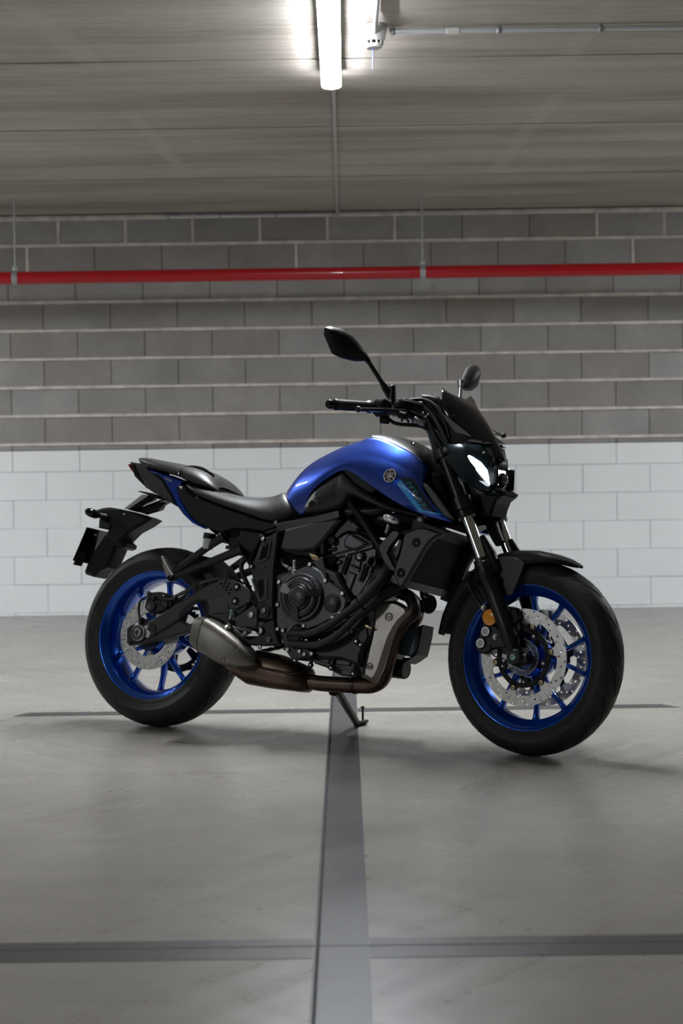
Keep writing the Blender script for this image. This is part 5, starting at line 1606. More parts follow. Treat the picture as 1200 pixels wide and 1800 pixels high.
# clutch release arm on top
for (z0, z1, r) in ((1015, 1007, .0065), (1007, 1002, .0085), (1002, 996, .0070), (996, 985, .0052)):
    G().cyl(P(517, z0, -0.176), P(517, z1, -0.176), r, seg=16, ch=0.001).build('release_shaft', 'galvanised', cc)
G().bolt(P(510.4, 1000.6, -0.172), (-0.2, -1, 0.2), 0.0060, 0.006).build('release_bolt', 'zinc', cc)
G().tube([P(494, 984, -0.12), P(498, 992, -0.14), P(507, 998, -0.15)], 0.0055, 10).build('release_cable', 'aluminium', cc)
# water pump with its two unions
wp = P(521, 1117, -0.185)
pump = G().lathe([(0.042, -0.028), (0.040, -0.004), (0.0345, 0.000), (0.0335, 0.008), (0.0300, 0.010), (0.0270, 0.006), (0.0230, 0.006), (0.0210, 0.012), (0.0160, 0.014), (0.0001, 0.014)], wp, (0, -1, 0), 40).build('water_pump', 'engine_dark', eng)
plate('pump_base', [(494, 1106), (505, 1100), (520, 1097), (536, 1097), (542, 1108), (543, 1140), (550, 1148), (548, 1155), (534, 1156), (520, 1160), (512, 1160), (503, 1146), (497, 1128)], -0.150, -0.178, 'engine_dark', 0.004, pump)
for (a, b) in (((508, 1112.5), (536, 1114)), ((508, 1132), (536, 1133))):
    G().cyl(P(*a, -0.196), P(*b, -0.198), 0.0115, seg=16, ch=0.002).build('pump_union', 'engine_dark', pump)
for (px, py) in ((497.8, 1108.4), (534, 1100.4), (506, 1142), (527, 1145), (535.5, 1150), (539, 1126.5), (548, 1149)):
    G().bolt(P(px, py, -0.182), (0, -1, 0), 0.0058, 0.006).build('pump_bolt', 'aluminium', pump)
for (px, py) in ((588, 1110.6), (562.5, 1125.3), (626, 1128), (633.8, 1133.5), (518.5, 1161), (546, 1169), (582, 1174), (620.6, 1184.5), (615, 1088), (617, 1110)):
    G().cyl(P(px, py, -0.140), P(px, py, -0.170), 0.0095, seg=14).build('bolt_boss', 'engine_dark', eng)
    G().bolt(P(px, py, -0.170), (0, -1, 0), 0.0058, 0.006, socket=False).build('case_bolt', 'zinc', eng)
# coolant hoses
G().tube([P(534, 1114, -0.198), P(546, 1113, -0.200), P(563, 1106, -0.202), P(585, 1094, -0.202), P(607, 1078, -0.200), P(628, 1062, -0.195)], 0.0128, 16, 6).build('coolant_hose', 'rubber_hose', eng)
G().tube([P(534, 1133, -0.198), P(556, 1133, -0.200), P(576, 1126, -0.202), P(594, 1115, -0.202), P(612, 1098, -0.200), P(634, 1075, -0.195)], 0.0128, 16, 6).build('coolant_hose', 'rubber_hose', eng)
G().tube([P(622, 1066, -0.194), P(640, 1052, -0.188), P(658, 1036, -0.178), P(672, 1020, -0.165), P(682, 1004, -0.150)], [0.0165, 0.020, 0.0215, 0.0215, 0.020], 18, 6).build('radiator_hose', 'rubber_hose', eng)
G().tube([P(630, 1080, -0.194), P(648, 1066, -0.186), P(664, 1052, -0.175), P(680, 1042, -0.155), P(700, 1034, -0.130)], [0.0150, 0.0185, 0.020, 0.020, 0.020], 18, 6).build('radiator_hose', 'rubber_hose', eng)
for (a, b, r) in (((631, 1060), (634.5, 1056.5), 0.0205), ((639, 1073), (642, 1070), 0.0190), ((668, 1047), (671, 1044.5), 0.0215)):
    G().cyl(P(*a, -0.190), P(*b, -0.188), r, seg=20).build('hose_clamp', 'black_gloss', eng)
# small hardware between pump and heat shield
plate('sensor_block', [(628, 1102), (640, 1098), (655, 1105), (652, 1118), (640, 1124), (630, 1118)], -0.10, -0.155, 'engine_dark', 0.004, eng)
G().cyl(P(629, 1108, -0.16), P(626, 1127, -0.16), 0.0055, seg=12).build('sensor_pin', 'engine_paint', eng)
G().cyl(P(642, 1100.5, -0.162), P(654, 1104.5, -0.162), 0.0042, seg=10).build('oil_fitting', 'brass', eng)
G().tube([P(641, 1101, -0.165), P(632, 1106, -0.17), P(624, 1106, -0.17), P(617, 1111, -0.17)], 0.0016, 6).build('sensor_wire', 'rubber_hose', eng)
plate('side_case', [(640, 1128), (655, 1112), (660, 1135), (652, 1170), (634, 1188), (628, 1170)], 0.02, -0.135, 'engine_dark', 0.006, eng)
pan = plate('oil_pan', [(551, 1159), (561, 1150), (592, 1144.5), (613, 1143.5), (629, 1149), (633, 1160), (627, 1184), (615, 1190), (598, 1187.5), (570, 1172.5), (551, 1166)], 0.120, -0.135, 'engine_paint', 0.006, eng)
plate('pan_panel', [(562, 1154), (580, 1151), (577, 1167), (560, 1162)], -0.13, -0.142, 'engine_paint', 0.003, pan)
plate('pan_panel', [(592, 1147), (612, 1146.5), (613, 1153), (617, 1156), (614, 1171), (589, 1168)], -0.13, -0.142, 'engine_paint', 0.003, pan)
plate('pan_panel', [(616, 1147), (628, 1150), (624, 1171), (617, 1171)], -0.13, -0.143, 'engine_paint', 0.003, pan)
plate('pan_lip', [(551, 1160), (556, 1159), (590, 1170), (622, 1178), (621, 1183), (588, 1174), (552, 1165)], -0.13, -0.144, 'engine_paint', 0.002, pan)
for (a, b) in (((588, 1150), (582.5, 1171)), ((624, 1165), (621, 1181)), ((548, 1159), (546, 1167))):
    G().cyl(P(*a, -0.142), P(*b, -0.142), 0.0060, seg=12).build('pan_stud', 'engine_paint', pan)

# ------------------------------------------------------------------ frame
fr = G().tube([P(612, 878, -0.115), P(640, 918, -0.128), P(668, 962, -0.135)], 0.0150, 16, 4).build('frame', 'frame_paint', bike, label='black tubular steel frame')
G().tube([Vector((p.x, -p.y, p.z)) for p in (P(612, 878, -0.115), P(640, 918, -0.128), P(668, 962, -0.135))], 0.0150, 16, 4).build('frame_tube', 'frame_paint', fr)
for s in (-1, 1):
    q = XZ([(663, 963), (668, 955), (688, 933), (694, 931), (704, 936), (698, 946), (685, 962), (681, 972), (688, 986), (696, 1000), (692, 1012), (684, 1004), (672, 985)], -0.150)
    G().prism(q, s * 0.128, s * 0.150, 0.004).build('engine_hanger', 'frame_paint', fr)
    q = XZ([(696, 958), (702, 945), (707, 950), (700, 975), (695, 985), (689, 972)], -0.140)
    G().prism(q, s * 0.120, s * 0.138, 0.003).build('hanger_web', 'engine_dark', fr)
    # upper rail under the tank and down to the pivot plate
    G().bar([Vector((P(600, 905, -.11).x, s * 0.115, P(600, 905, -.11).z)), Vector((P(545, 918, -.12).x, s * 0.120, P(545, 918, -.12).z)), Vector((P(490, 930, -.12).x, s * 0.120, P(490, 930, -.12).z))], 0.030, 0.034).build('upper_rail', 'frame_paint', fr)
    G().tube([Vector((P(730, 850, -.08).x, s * 0.05, P(730, 850, -.08).z)), Vector((P(680, 895, -.1).x, s * 0.105, P(680, 895, -.1).z)), Vector((P(612, 900, -.11).x, s * 0.115, P(612, 900, -.11).z))], 0.018, 14, 4).build('main_tube', 'frame_paint', fr)
    # pivot plate
    y1 = 0.150
    q = XZ([(489, 932), (478, 938), (468, 944), (458, 953), (448, 978), (442, 990), (437, 996), (441, 1009), (446, 1031), (452, 1054), (449, 1066), (450, 1082), (456, 1090), (466, 1092), (482, 1090), (480, 1060), (481, 1037), (482, 1002), (486, 967), (489, 943)], -y1)
    pv = G().prism(q, s * (y1 - 0.045), s * y1, 0.006).build('pivot_plate', 'frame_paint', fr)
    q = XZ([(463.5, 960), (476, 953.5), (472, 978), (456, 985)], -y1)
    G().prism(q, s * (y1 - 0.004), s * (y1 + 0.001), 0.0015).build('plate_recess', 'black_deep', pv)
    q = XZ([(466, 957), (478, 951), (474, 979), (470, 981), (474, 956)], -y1)
    G().prism(q, s * (y1 - 0.002), s * (y1 + 0.005), 0.0015).build('plate_rim', 'swingarm_paint', pv)
    q = XZ([(452, 985), (459, 964), (463, 961), (457, 985), (472, 980), (471, 984), (455, 990)], -y1)
    G().prism(q, s * (y1 - 0.002), s * (y1 + 0.005), 0.0015).build('plate_rim', 'swingarm_paint', pv)
    q = XZ([(452, 1022), (463, 1017), (464, 1046), (456, 1050)], -y1)
    G().prism(q, s * (y1 - 0.004), s * (y1 + 0.001), 0.0015).build('plate_recess', 'black_deep', pv)
    q = XZ([(442, 1018), (446, 1016), (459, 1054), (468, 1050), (465, 1015), (470, 1015), (471, 1053), (455, 1060)], -y1)
    G().prism(q, s * (y1 - 0.002), s * (y1 + 0.004), 0.0015).build('plate_rim', 'swingarm_paint', pv)
    q = XZ([(454, 999), (466, 994), (466, 998), (454, 1003)], -y1)
    G().prism(q, s * (y1 - 0.002), s * (y1 + 0.003), 0.001).build('plate_rim', 'swingarm_paint', pv)
    c = P(463.4, 1074, -y1); c = Vector((c.x, s * y1, c.z))
    G().lathe([(0.028, -0.010), (0.028, 0.003), (0.0255, 0.005), (0.0200, 0.003), (0.0180, 0.003), (0.0165, -0.002), (0.0001, -0.002)], c, (0, s, 0), 36).build('pivot_ring', 'engine_dark', pv)
    G().lathe([(0.0105, -0.002), (0.0105, 0.003), (0.0085, 0.006), (0.0001, 0.007)], c, (0, s, 0), 24).build('pivot_bolt', 'disc_steel_dark', pv)
    b = P(463.5, 947.5, -y1); b = Vector((b.x, s * y1, b.z))
    G().lathe([(0.0105, -0.006), (0.0105, 0.003), (0.008, 0.005), (0.0001, 0.005)], b, (0, s, 0), 20).build('plate_washer', 'black_gloss', pv)
    G().bolt(b + Vector((0, s * 0.004, 0)), (0, s, 0), 0.0062, 0.005).build('plate_bolt', 'zinc', pv)
    b = P(442.5, 996.5, -y1); b = Vector((b.x, s * y1, b.z))
    G().lathe([(0.0125, -0.03), (0.0125, 0.001), (0.010, 0.003), (0.0001, 0.003)], b, (0, s, 0), 20).build('plate_washer', 'black_gloss', pv)
    G().bolt(b + Vector((0, s * 0.003, 0)), (0, s, 0), 0.0050, 0.004).build('plate_bolt', 'galvanised', pv)
    # lower frame arm and rear engine mount
    q = XZ([(404, 1115), (420, 1118), (452, 1118), (462, 1094), (482, 1088), (486, 1116), (491, 1131), (480, 1135), (450, 1135), (423, 1133), (412, 1126)], -0.158)
    G().prism(q, s * 0.130, s * 0.158, 0.004).build('lower_bracket', 'frame_paint', fr)
G().box(((P(463, 1074, 0).x), 0, P(463, 1074, 0).z), (0.05, 0.24, 0.05), ch=0.01).build('pivot_tube', 'frame_paint', fr)
for (px, py, r, m) in ((473, 1124.5, .0075, 'disc_steel_dark'), (457, 1138, .0075, 'zinc')):
    G().bolt(P(px, py, -0.160), (0, -1, 0), r, 0.007).build('bracket_bolt', m, fr)
# subframe
sub = plate('subframe', [(361, 925), (385, 938), (415, 930), (440, 931), (463, 936), (458, 952), (448, 976), (441, 992), (436, 994), (428, 978), (424, 966), (412, 962), (398, 952), (388, 946), (376, 938)], -0.070, -0.100, 'black_deep', 0.004)
plate('subframe_cover', [(423, 931), (440, 933), (456, 936), (462, 941), (452, 962), (444, 975), (430, 968), (415, 952)], -0.10, -0.122, 'black_plastic', 0.006, sub)
plate('subframe_cover', [(392, 945), (420, 940), (432, 962), (424, 974), (405, 966)], -0.08, -0.112, 'black_plastic', 0.006, sub)
for px, py in ((390.5, 944.5), (420, 967)):
    G().lathe([(0.018, -0.03), (0.018, 0.004), (0.013, 0.006), (0.010, 0.003), (0.0001, 0.003)], P(px, py, -0.118), (0, -1, 0), 24).build('mount_boss', 'black_satin', sub)
G().tube([P(428, 985, -0.09), P(424, 995, -0.09), P(426, 1008, -0.09), P(434, 1026, -0.09), P(440, 1040, -0.09)], 0.0085, 12, 5).build('brake_hose', 'rubber_hose', bike)
G().tube([P(402, 1014, -0.10), P(414, 1019, -0.11), P(430, 1026, -0.12), P(442, 1031, -0.13)], 0.0030, 8, 4).build('brake_hose', 'black_gloss', bike)
# passenger footrest hanger, both sides
for s in (-1, 1):
    def Y(px, py, y=0.130):
        q = P(px, py, -y); return Vector((q.x, s * y, q.z))
    hg = G().bar([Y(393, 943), Y(370, 958), Y(340, 980), Y(306, 1007)], [0.020, 0.018, 0.018, 0.018], [0.030, 0.026, 0.024, 0.022], (0, 1, 0), 0.3).build('footrest_hanger', 'frame_paint', bike)
    G().bar([Y(424, 966), Y(400, 976), Y(365, 990), Y(330, 1004), Y(302, 1016)], [0.020, 0.020, 0.020, 0.020, 0.022], [0.030, 0.028, 0.026, 0.026, 0.024], (0, 1, 0), 0.3).build('hanger_bar', 'frame_paint', hg)
    G().bar([Y(398, 962), Y(412, 964)], 0.012, 0.012).build('hanger_bar', 'frame_paint', hg)
    G().cyl(Y(300, 1016, 0.115), Y(300, 1016, 0.150), 0.012, seg=18, ch=0.002).build('peg_joint', 'black_satin', hg)
    q = XZ([(282.5, 978), (284.5, 976.5), (288, 983), (297, 1000), (304, 1010), (297, 1019.5), (292, 1014), (286, 995)], -0.150)
    G().prism(q, s * 0.126, s * 0.152, 0.003).build('passenger_peg', 'silencer_steel', hg)
    G().bolt(Y(290, 1022, 0.15), (0, s, 0), 0.0035, 0.004, socket=False).build('peg_screw', 'zinc', hg)
# rear brake reservoir
rv = G().lathe([(0.0001, 0), (0.0165, 0), (0.0185, 0.004), (0.0200, 0.034), (0.0001, 0.034)], P(364.5, 965, -0.125), (0.10, 0, 1), 28).build('brake_reservoir', 'reservoir', bike, label='translucent brake fluid reservoir with black cap')
g = G().lathe([(0.0001, 0.034), (0.0218, 0.034), (0.0218, 0.052), (0.0200, 0.054), (0.0001, 0.054)], P(364.5, 965, -0.125), (0.10, 0, 1), 24)
g.build('reservoir_cap', 'black_plastic', rv)
# rider footrest bracket with drilled heel plate
hp = plate('heel_plate', [(381.5, 1021), (391, 1018.5), (409, 1019), (423, 1026), (436, 1035), (441, 1047), (439, 1057), (415, 1071), (407, 1070), (402, 1065), (391.5, 1047)], -0.158, -0.166, 'swingarm_paint', 0.002, label='drilled heel plate')
for (a, b) in ((72, 905), (128, 905), (195, 908), (148, 865), (112, 955), (170, 955), (150, 1000), (220, 1000), (197, 1053)):
    G().lathe([(0.0001, 0.0004), (0.0040, 0.0004), (0.0044, 0.0008), (0.0050, 0.0003)], P(380 + a / 8.57, 920 + b / 8.57, -0.166), (0, -1, 0), 6).build('drilled_hole', 'black_deep', hp, smooth=0)
for (px, py) in ((416.5, 1032), (413.5, 1057)):
    G().lathe([(0.0140, 0.0), (0.0140, 0.001), (0.0115, 0.003), (0.0095, 0.001), (0.0001, 0.001)], P(px, py, -0.166), (0, -1, 0), 24).build('plate_washer', 'black_gloss', hp)
    G().bolt(P(px, py, -0.166), (0, -1, 0), 0.0058, 0.006).build('plate_bolt', 'aluminium', hp)
fb = plate('footrest_bracket', [(402, 1096), (410, 1088), (432, 1071), (444, 1064), (451, 1071), (452, 1099), (445, 1104), (430, 1102), (412, 1106)], -0.150, -0.164, 'swingarm_paint', 0.003)
plate('bracket_web', [(409, 1072), (424, 1066), (436, 1062), (430, 1072), (412, 1086)], -0.145, -0.156, 'engine_dark', 0.002, fb)
for (px, py, r) in ((441, 1080.4, 0.0122), (457, 1108.8, 0.0118)):
    g = G().lathe([(r * 0.78, 0), (r * 0.82, 0.004), (r * 0.98, 0.004), (r, 0)], P(px, py, -0.166), (0, -1, 0), 28, True)
    g.build('bolt_ring', 'chrome', fb)
    G().bolt(P(px, py, -0.166), (0, -1, 0), r * 0.74, 0.004).build('bracket_bolt', 'zinc', fb)
G().cyl(P(457, 1108.8, -0.140), P(457, 1108.8, -0.167), 0.014, seg=20).build('bolt_boss', 'frame_paint', fb)
pd = G().bar([P(441, 1110, -0.172), P(425, 1108, -0.178), P(410, 1104, -0.184), P(401, 1101, -0.186)], [0.012, 0.012, 0.014, 0.016], [0.016, 0.013, 0.014, 0.018], (0, 1, 0), 0.3).build('brake_pedal', 'black_satin', bike)
G().lathe([(0.0001, -0.006), (0.012, -0.005), (0.0135, 0.0), (0.011, 0.006), (0.0001, 0.008)], P(402, 1102, -0.192), (-0.2, -1, 0.5), 20).build('pedal_tip', 'chrome', pd)
G().bar([P(436, 1113, -0.18), P(425, 1117, -0.185), P(412, 1108, -0.188)], 0.010, 0.012).build('pedal_link', 'engine_dark', pd)
G().cyl(P(426, 1117.5, -0.186), P(434, 1112, -0.186), 0.008, seg=12).build('pedal_return', 'silencer_steel', pd)
G().cyl(P(407, 1072, -0.17), P(404, 1096, -0.178), 0.0052, seg=12).build('push_rod', 'galvanised', pd)
G().cyl(P(407.6, 1075, -0.172), P(407, 1083, -0.174), 0.0078, seg=6).build('rod_nut', 'teal_nut', pd)
G().cyl(P(404, 1089, -0.178), P(403, 1098, -0.180), 0.0085, seg=10).build('rod_clevis', 'engine_dark', pd)
G().tube([P(402, 1106, -0.19), P(398, 1114, -0.20), P(395.5, 1122, -0.205)], 0.0058, 10).build('pedal_peg', 'silencer_steel', pd)

# airbox side panel and fill
plate('airbox_panel', [(496, 944), (500, 930), (520, 925), (543, 919), (570, 914), (588, 911), (598, 914), (590, 922), (572, 944), (551, 967), (525, 969), (500, 968), (490, 963)], -0.100, -0.148, 'grey_panel', 0.008, label='matt dark airbox panel')
plate('airbox', [(505, 925), (560, 912), (605, 900), (640, 900), (660, 925), (640, 932), (610, 930), (590, 945), (565, 980), (545, 986), (520, 984), (505, 970), (496, 962)], 0.100, -0.100, 'black_deep', 0.006)
plate('airbox_trim', [(493, 966), (525, 969), (552, 967), (560, 972), (548, 980), (510, 975)], -0.10, -0.135, 'black_gloss', 0.004)
plate('under_tank_panel', [(640, 905), (670, 898), (735, 906), (745, 925), (700, 935), (680, 930), (660, 925)], 0.10, -0.10, 'black_deep', 0.006)
plate('shock_housing', [(440, 1000), (455, 970), (490, 935), (497, 965), (490, 975), (488, 1010), (484, 1060), (455, 1060)], 0.090, -0.100, 'black_deep', 0.006)

# ------------------------------------------------------------------ swingarm
sw = G()
sa = G()
sa.prism(XZ([(226, 1124), (233, 1108), (262, 1091), (300, 1067), (330, 1047), (352, 1033), (368, 1024), (381, 1019), (398, 1024), (420, 1040), (445, 1062), (446, 1090), (430, 1100), (408, 1106), (390, 1094), (372, 1086), (363, 1080), (365.5, 1067), (361, 1057), (346, 1056), (334, 1063), (318, 1078), (315, 1088), (305, 1095), (280, 1112), (262, 1122), (245, 1128)], -0.140), -0.108, -0.140, 0.007)
sw = sa.build('swingarm', 'swingarm_paint', bike, label='dark grey swingarm')
plate('lower_beam', [(224, 1132), (236, 1126), (262, 1120), (290, 1106), (315, 1090), (330, 1098), (362, 1082), (392, 1096), (385, 1110), (350, 1112), (327, 1112), (300, 1120), (270, 1127), (240, 1132.5), (225, 1134.5)], -0.106, -0.138, 'swingarm_paint', 0.005, sw)
plate('arm_recess', [(367, 1062), (372, 1054), (385, 1048), (396, 1047), (400, 1060), (404, 1078), (395, 1078), (372, 1080), (366, 1074)], -0.120, -0.1425, 'engine_paint', 0.003, sw)
plate('arm_end', [(222, 1131), (222, 1104), (230, 1098), (252, 1098), (264, 1104), (264, 1126), (240, 1128)], -0.108, -0.1390, 'engine_dark', 0.004, sw)
plate('axle_slot', [(257, 1099), (266, 1095), (273, 1098), (275, 1108), (272, 1119), (258, 1122), (256, 1110)], -0.135, -0.1425, 'engine_dark', 0.003, sw)
plate('adjuster', [(252, 1101), (261, 1098), (259, 1107), (264, 1112), (260, 1121), (250, 1120)], -0.135, -0.146, 'aluminium', 0.003, sw)
ac = P(244.5, 1112.5, -0.146)
G().lathe([(0.0275, -0.010), (0.0275, 0.004), (0.0255, 0.008), (0.0240, 0.008), (0.0225, 0.004), (0.0190, 0.004), (0.0170, 0.010), (0.0145, 0.012), (0.0105, 0.012), (0.0085, 0.004), (0.0001, 0.004)], ac, (0, -1, 0), 36).build('axle_nut', 'disc_steel_dark', sw)
G().lathe([(0.0080, 0.004), (0.0085, 0.0125), (0.0108, 0.0125), (0.0115, 0.009)], ac, (0, -1, 0), 24).build('axle_end', 'teal_nut', sw)
G().lathe([(0.0258, 0.0065), (0.0262, 0.0095), (0.0276, 0.0090), (0.0280, 0.0055)], ac, (0, -1, 0), 36, True).build('nut_ring', 'aluminium', sw)
G().cyl((RC.x, -0.14, RC.z), (RC.x, 0.14, RC.z), 0.012, seg=16).build('rear_axle', 'disc_steel_dark', sw)
G().prism([(x, z) for x, z in XZ([(226, 1124), (233, 1108), (262, 1091), (300, 1067), (330, 1047), (368, 1024), (398, 1024), (445, 1062), (446, 1090), (408, 1106), (363, 1095), (315, 1100), (262, 1122), (245, 1128)], -0.140)], 0.110, 0.140, 0.006).build('far_arm', 'swingarm_paint', sw)
plate('arm_bridge', [(372, 1040), (400, 1030), (440, 1060), (442, 1090), (400, 1095), (375, 1075)], 0.110, -0.110, 'black_deep', 0.006, sw, -0.10)
plate('chain_guard', [(270, 1078), (300, 1062), (352, 1030), (352, 1040), (300, 1070), (272, 1086)], 0.085, 0.108, 'black_plastic', 0.003, sw, 0.1)
# hugger behind the arm
rings = []
for a in (22, 30, 40, 50, 58):
    t = math.radians(a)
    rings.append([RC + Vector(((R_) * math.cos(t), y, R_ * math.sin(t))) for (y, R_) in ((-0.098, 0.300), (-0.096, 0.325), (-0.07, 0.332), (0.07, 0.332), (0.096, 0.325), (0.094, 0.322), (0.07, 0.328), (-0.07, 0.328), (-0.093, 0.322), (-0.095, 0.300))])
G().loft(rings).build('rear_hugger', 'black_plastic', sw)
# chain along the far side
ch = G()
SPY = 0.098
path = []
f0 = Vector((-0.115, SPY, 0.375))
for k in range(60):
    a = math.radians(80 + 200 * k / 59)
    path.append(RC + Vector((0.113 * math.cos(a), SPY, 0.113 * math.sin(a))))
top0, bot0 = path[0], path[-1]
for k in range(1, 44):
    path.append(bot0.lerp(f0 + Vector((0, 0, -0.035)), k / 44))
for k in range(10):
    a = math.radians(-80 + 160 * k / 9)
    path.append(f0 + Vector((0.036 * math.cos(a), 0, 0.036 * math.sin(a))))
for k in range(1, 44):
    path.append((f0 + Vector((0, 0, 0.036))).lerp(top0, k / 44))
for i in range(len(path)):
    p, q = path[i], path[(i + 1) % len(path)]
    d = (q - p)
    if d.length < 1e-4:
        continue
    m = (p + q) / 2
    ang = math.atan2(d.z, d.x)
    ch.box((m.x, SPY, m.z), (d.length * 1.25 * (1.0 if i % 2 else 0.9), 0.014 if i % 2 else 0.009, 0.013 if i % 2 else 0.010), Matrix.Rotation(-ang, 3, 'Y'))
o = ch.build('drive_chain', 'engine_dark', bike, smooth=0); o['kind'] = 'stuff'
# rear caliper and hose
rc = plate('rear_caliper', [(253, 1068), (257, 1046), (263, 1041), (280, 1040), (290, 1043), (298, 1050), (304, 1062), (296, 1072), (280, 1078), (262, 1078)], -0.070, -0.108, 'engine_dark', 0.006, label='black rear brake caliper')
G().lathe([(0.0185, -0.012), (0.0185, 0.003), (0.0165, 0.006), (0.0150, 0.0055), (0.0001, 0.0055)], P(266.5, 1064.5, -0.112), (0, -1, 0), 28).build('piston_housing', 'engine_paint', rc)
G().lathe([(0.0140, -0.012), (0.0140, 0.002), (0.010, 0.004), (0.0001, 0.004)], P(289, 1063.5, -0.112), (0, -1, 0), 24).build('piston_housing', 'engine_dark', rc)
G().cyl(P(261, 1043, -0.10), P(263, 1047, -0.114), 0.0095, seg=14, ch=0.002).build('bleed_boss', 'engine_paint', rc)
G().bolt(P(288, 1047, -0.108), (0, -1, 0), 0.0050, 0.005, socket=False).build('caliper_bolt', 'galvanised', rc)
G().tube([P(247.5, 1092, -0.135), P(244.5, 1080, -0.135), P(244, 1066, -0.135), P(247.5, 1055, -0.135), P(256, 1049.5, -0.135), P(270, 1050, -0.135), P(288, 1053.5, -0.137), P(302, 1053, -0.140), P(318, 1045, -0.142), P(340, 1034, -0.142), P(360, 1023.5, -0.142), P(384, 1018, -0.140), P(402, 1018, -0.130)], 0.0042, 10, 6).build('rear_brake_hose', 'rubber_hose', bike)
G().tube([P(304, 1049, -0.135), P(322, 1040, -0.138), P(345, 1029, -0.138), P(366, 1019.5, -0.138), P(384, 1016, -0.136)], 0.0036, 8, 5).build('speed_sensor_cable', 'rubber_hose', bike)
for (px, py) in ((346, 1029), (309, 1052), (271, 1053)):
    G().box(P(px, py, -0.142), (0.010, 0.014, 0.020), Matrix.Rotation(0.5, 3, 'Y'), 0.003).build('hose_clip', 'black_plastic', bike)
G().bar([P(331, 1013, -0.10), P(343.5, 1027, -0.10)], 0.004, 0.004).build('hugger_strut', 'grey_panel', bike)
G().cyl(P(247.5, 1088, -0.130), P(250, 1096, -0.130), 0.0095, seg=14, ch=0.002).build('speed_sensor', 'black_plastic', bike)
# ------------------------------------------------------------------ exhaust
def oval(c, ax, ry, rz, n=28, power=2.4):
    ax = Vector(ax).normalized(); sy = Vector((0, 1, 0)); up = ax.cross(sy).normalized()
    sy = (sy - ax * sy.dot(ax)).normalized()
    out = []
    for k in range(n):
        t = 2 * PI * k / n
        cx, sx = math.cos(t), math.sin(t)
        out.append(c + sy * ry * math.copysign(abs(cx) ** (2 / power), cx) + up * rz * math.copysign(abs(sx) ** (2 / power), sx))
    return out
E0, E1 = P(348, 1118, -0.185), P(449, 1166, -0.165)
ax = (E1 - E0).normalized()
# silencer: outline measured along its upper and lower edge
UP = [(346, 1084), (353, 1083.5), (362, 1085), (380, 1095), (400, 1109), (418, 1124), (432, 1138), (443, 1152), (451, 1164)]
LO = [(337, 1135), (342, 1141), (350, 1147.5), (365, 1156), (383, 1166.5), (398, 1173), (415, 1174.5), (436, 1174.5), (452, 1168)]
YC = [-.185, -.185, -.185, -.184, -.180, -.175, -.170, -.165, -.160]
RYs = [.046, .050, .053, .055, .054, .050, .044, .034, .015]
rings = []
for u, l, y, ry in zip(UP, LO, YC, RYs):
    a, b = P(*u, y - ry * 0.55), P(*l, y - ry * 0.45)
    c = (a + b) / 2; c.y = y
    up = (a - b); up.y = 0
    h = up.length / 2; up.normalize()
    ring = []
    for k in range(32):
        t = 2 * PI * k / 32
        cx, sx = math.cos(t), math.sin(t)
        ring.append(c + Vector((0, 1, 0)) * ry * math.copysign(abs(cx) ** 0.55, cx) + up * h * math.copysign(abs(sx) ** 0.6, sx))
    rings.append(ring)
rings_sil = rings
sil = G().loft(rings[2:]).build('silencer', 'silencer_steel', bike, smooth=50, label='stubby brushed steel silencer')
capr = [rings[0]] + [rings[1]] + [[p * 1.0 for p in rings[2]]]
cen = sum(rings[0], Vector()) / 32
rim_in = [cen + (p - cen) * 0.72 for p in rings[0]]
deep = [p + Vector((0.05, 0, -0.02)) for p in rim_in]
ins = [[c_ + (p - c_) * 1.012 for p in r_] for r_, c_ in ((rings[2], sum(rings[2], Vector()) / 32),)]
G().loft([deep, rim_in, rings[0], rings[1], ins[0], rings[2]], cap=True).build('end_cap', 'silencer_steel', sil, smooth=50)
cr2 = sum(rings_sil[2], Vector()) / 32
sa_ = (sum(rings_sil[3], Vector()) / 32 - cr2).normalized()
G().loft([[cr2 + (p - cr2) * k + sa_ * o_ for p in rings_sil[2]] for k, o_ in ((1.0, 0.000), (1.016, 0.0005), (1.016, 0.0030), (1.0, 0.0035))], cap=False).build('cap_seam', 'pipe_dark', sil)
for (px, py, yy) in ((348, 1093, -.222), (344, 1138, -.222), (419, 1140, -.2175), (392.5, 1159, -.224)):
    G().bolt(P(px, py, yy), (-0.1, -1, 0.1), 0.0068, 0.004).build('silencer_bolt', 'silencer_steel', sil)
# collector box under the engine
BT = [(402, 1168), (430, 1146), (452, 1142), (485, 1150), (514, 1163), (530, 1170), (541, 1180)]
BB = [(403, 1178), (418, 1192), (434, 1203.5), (470, 1210), (505, 1214), (528, 1216.5), (541, 1213)]
BR = [(.04), .060, .070, .076, .076, .066, .034]
BY = [-.130, -.105, -.085, -.070, -.065, -.065, -.065]
rings = []
for u, l, ry, y in zip(BT, BB, BR, BY):
    a, b = P(*u, y - ry * 0.5), P(*l, y - ry * 0.4)
    c = (a + b) / 2; c.y = y; up = a - b; up.y = 0; h = up.length / 2; up.normalize()
    rings.append([c + Vector((0, 1, 0)) * ry * math.copysign(abs(math.cos(t)) ** 0.7, math.cos(t)) + up * h * math.copysign(abs(math.sin(t)) ** 0.7, math.sin(t)) for t in np.linspace(0, 2 * PI, 32, endpoint=False)])
box = G().loft(rings).build('exhaust_collector', 'pipe_brown', bike, smooth=50, label='heat-stained brown exhaust collector')
G().tube([P(455, 1173, -.150), P(480, 1178, -.150), P(505, 1183, -.145), P(525, 1184, -.138), P(538, 1180, -.118)], 0.0042, 8, 4).build('weld_seam', 'pipe_dark', box)
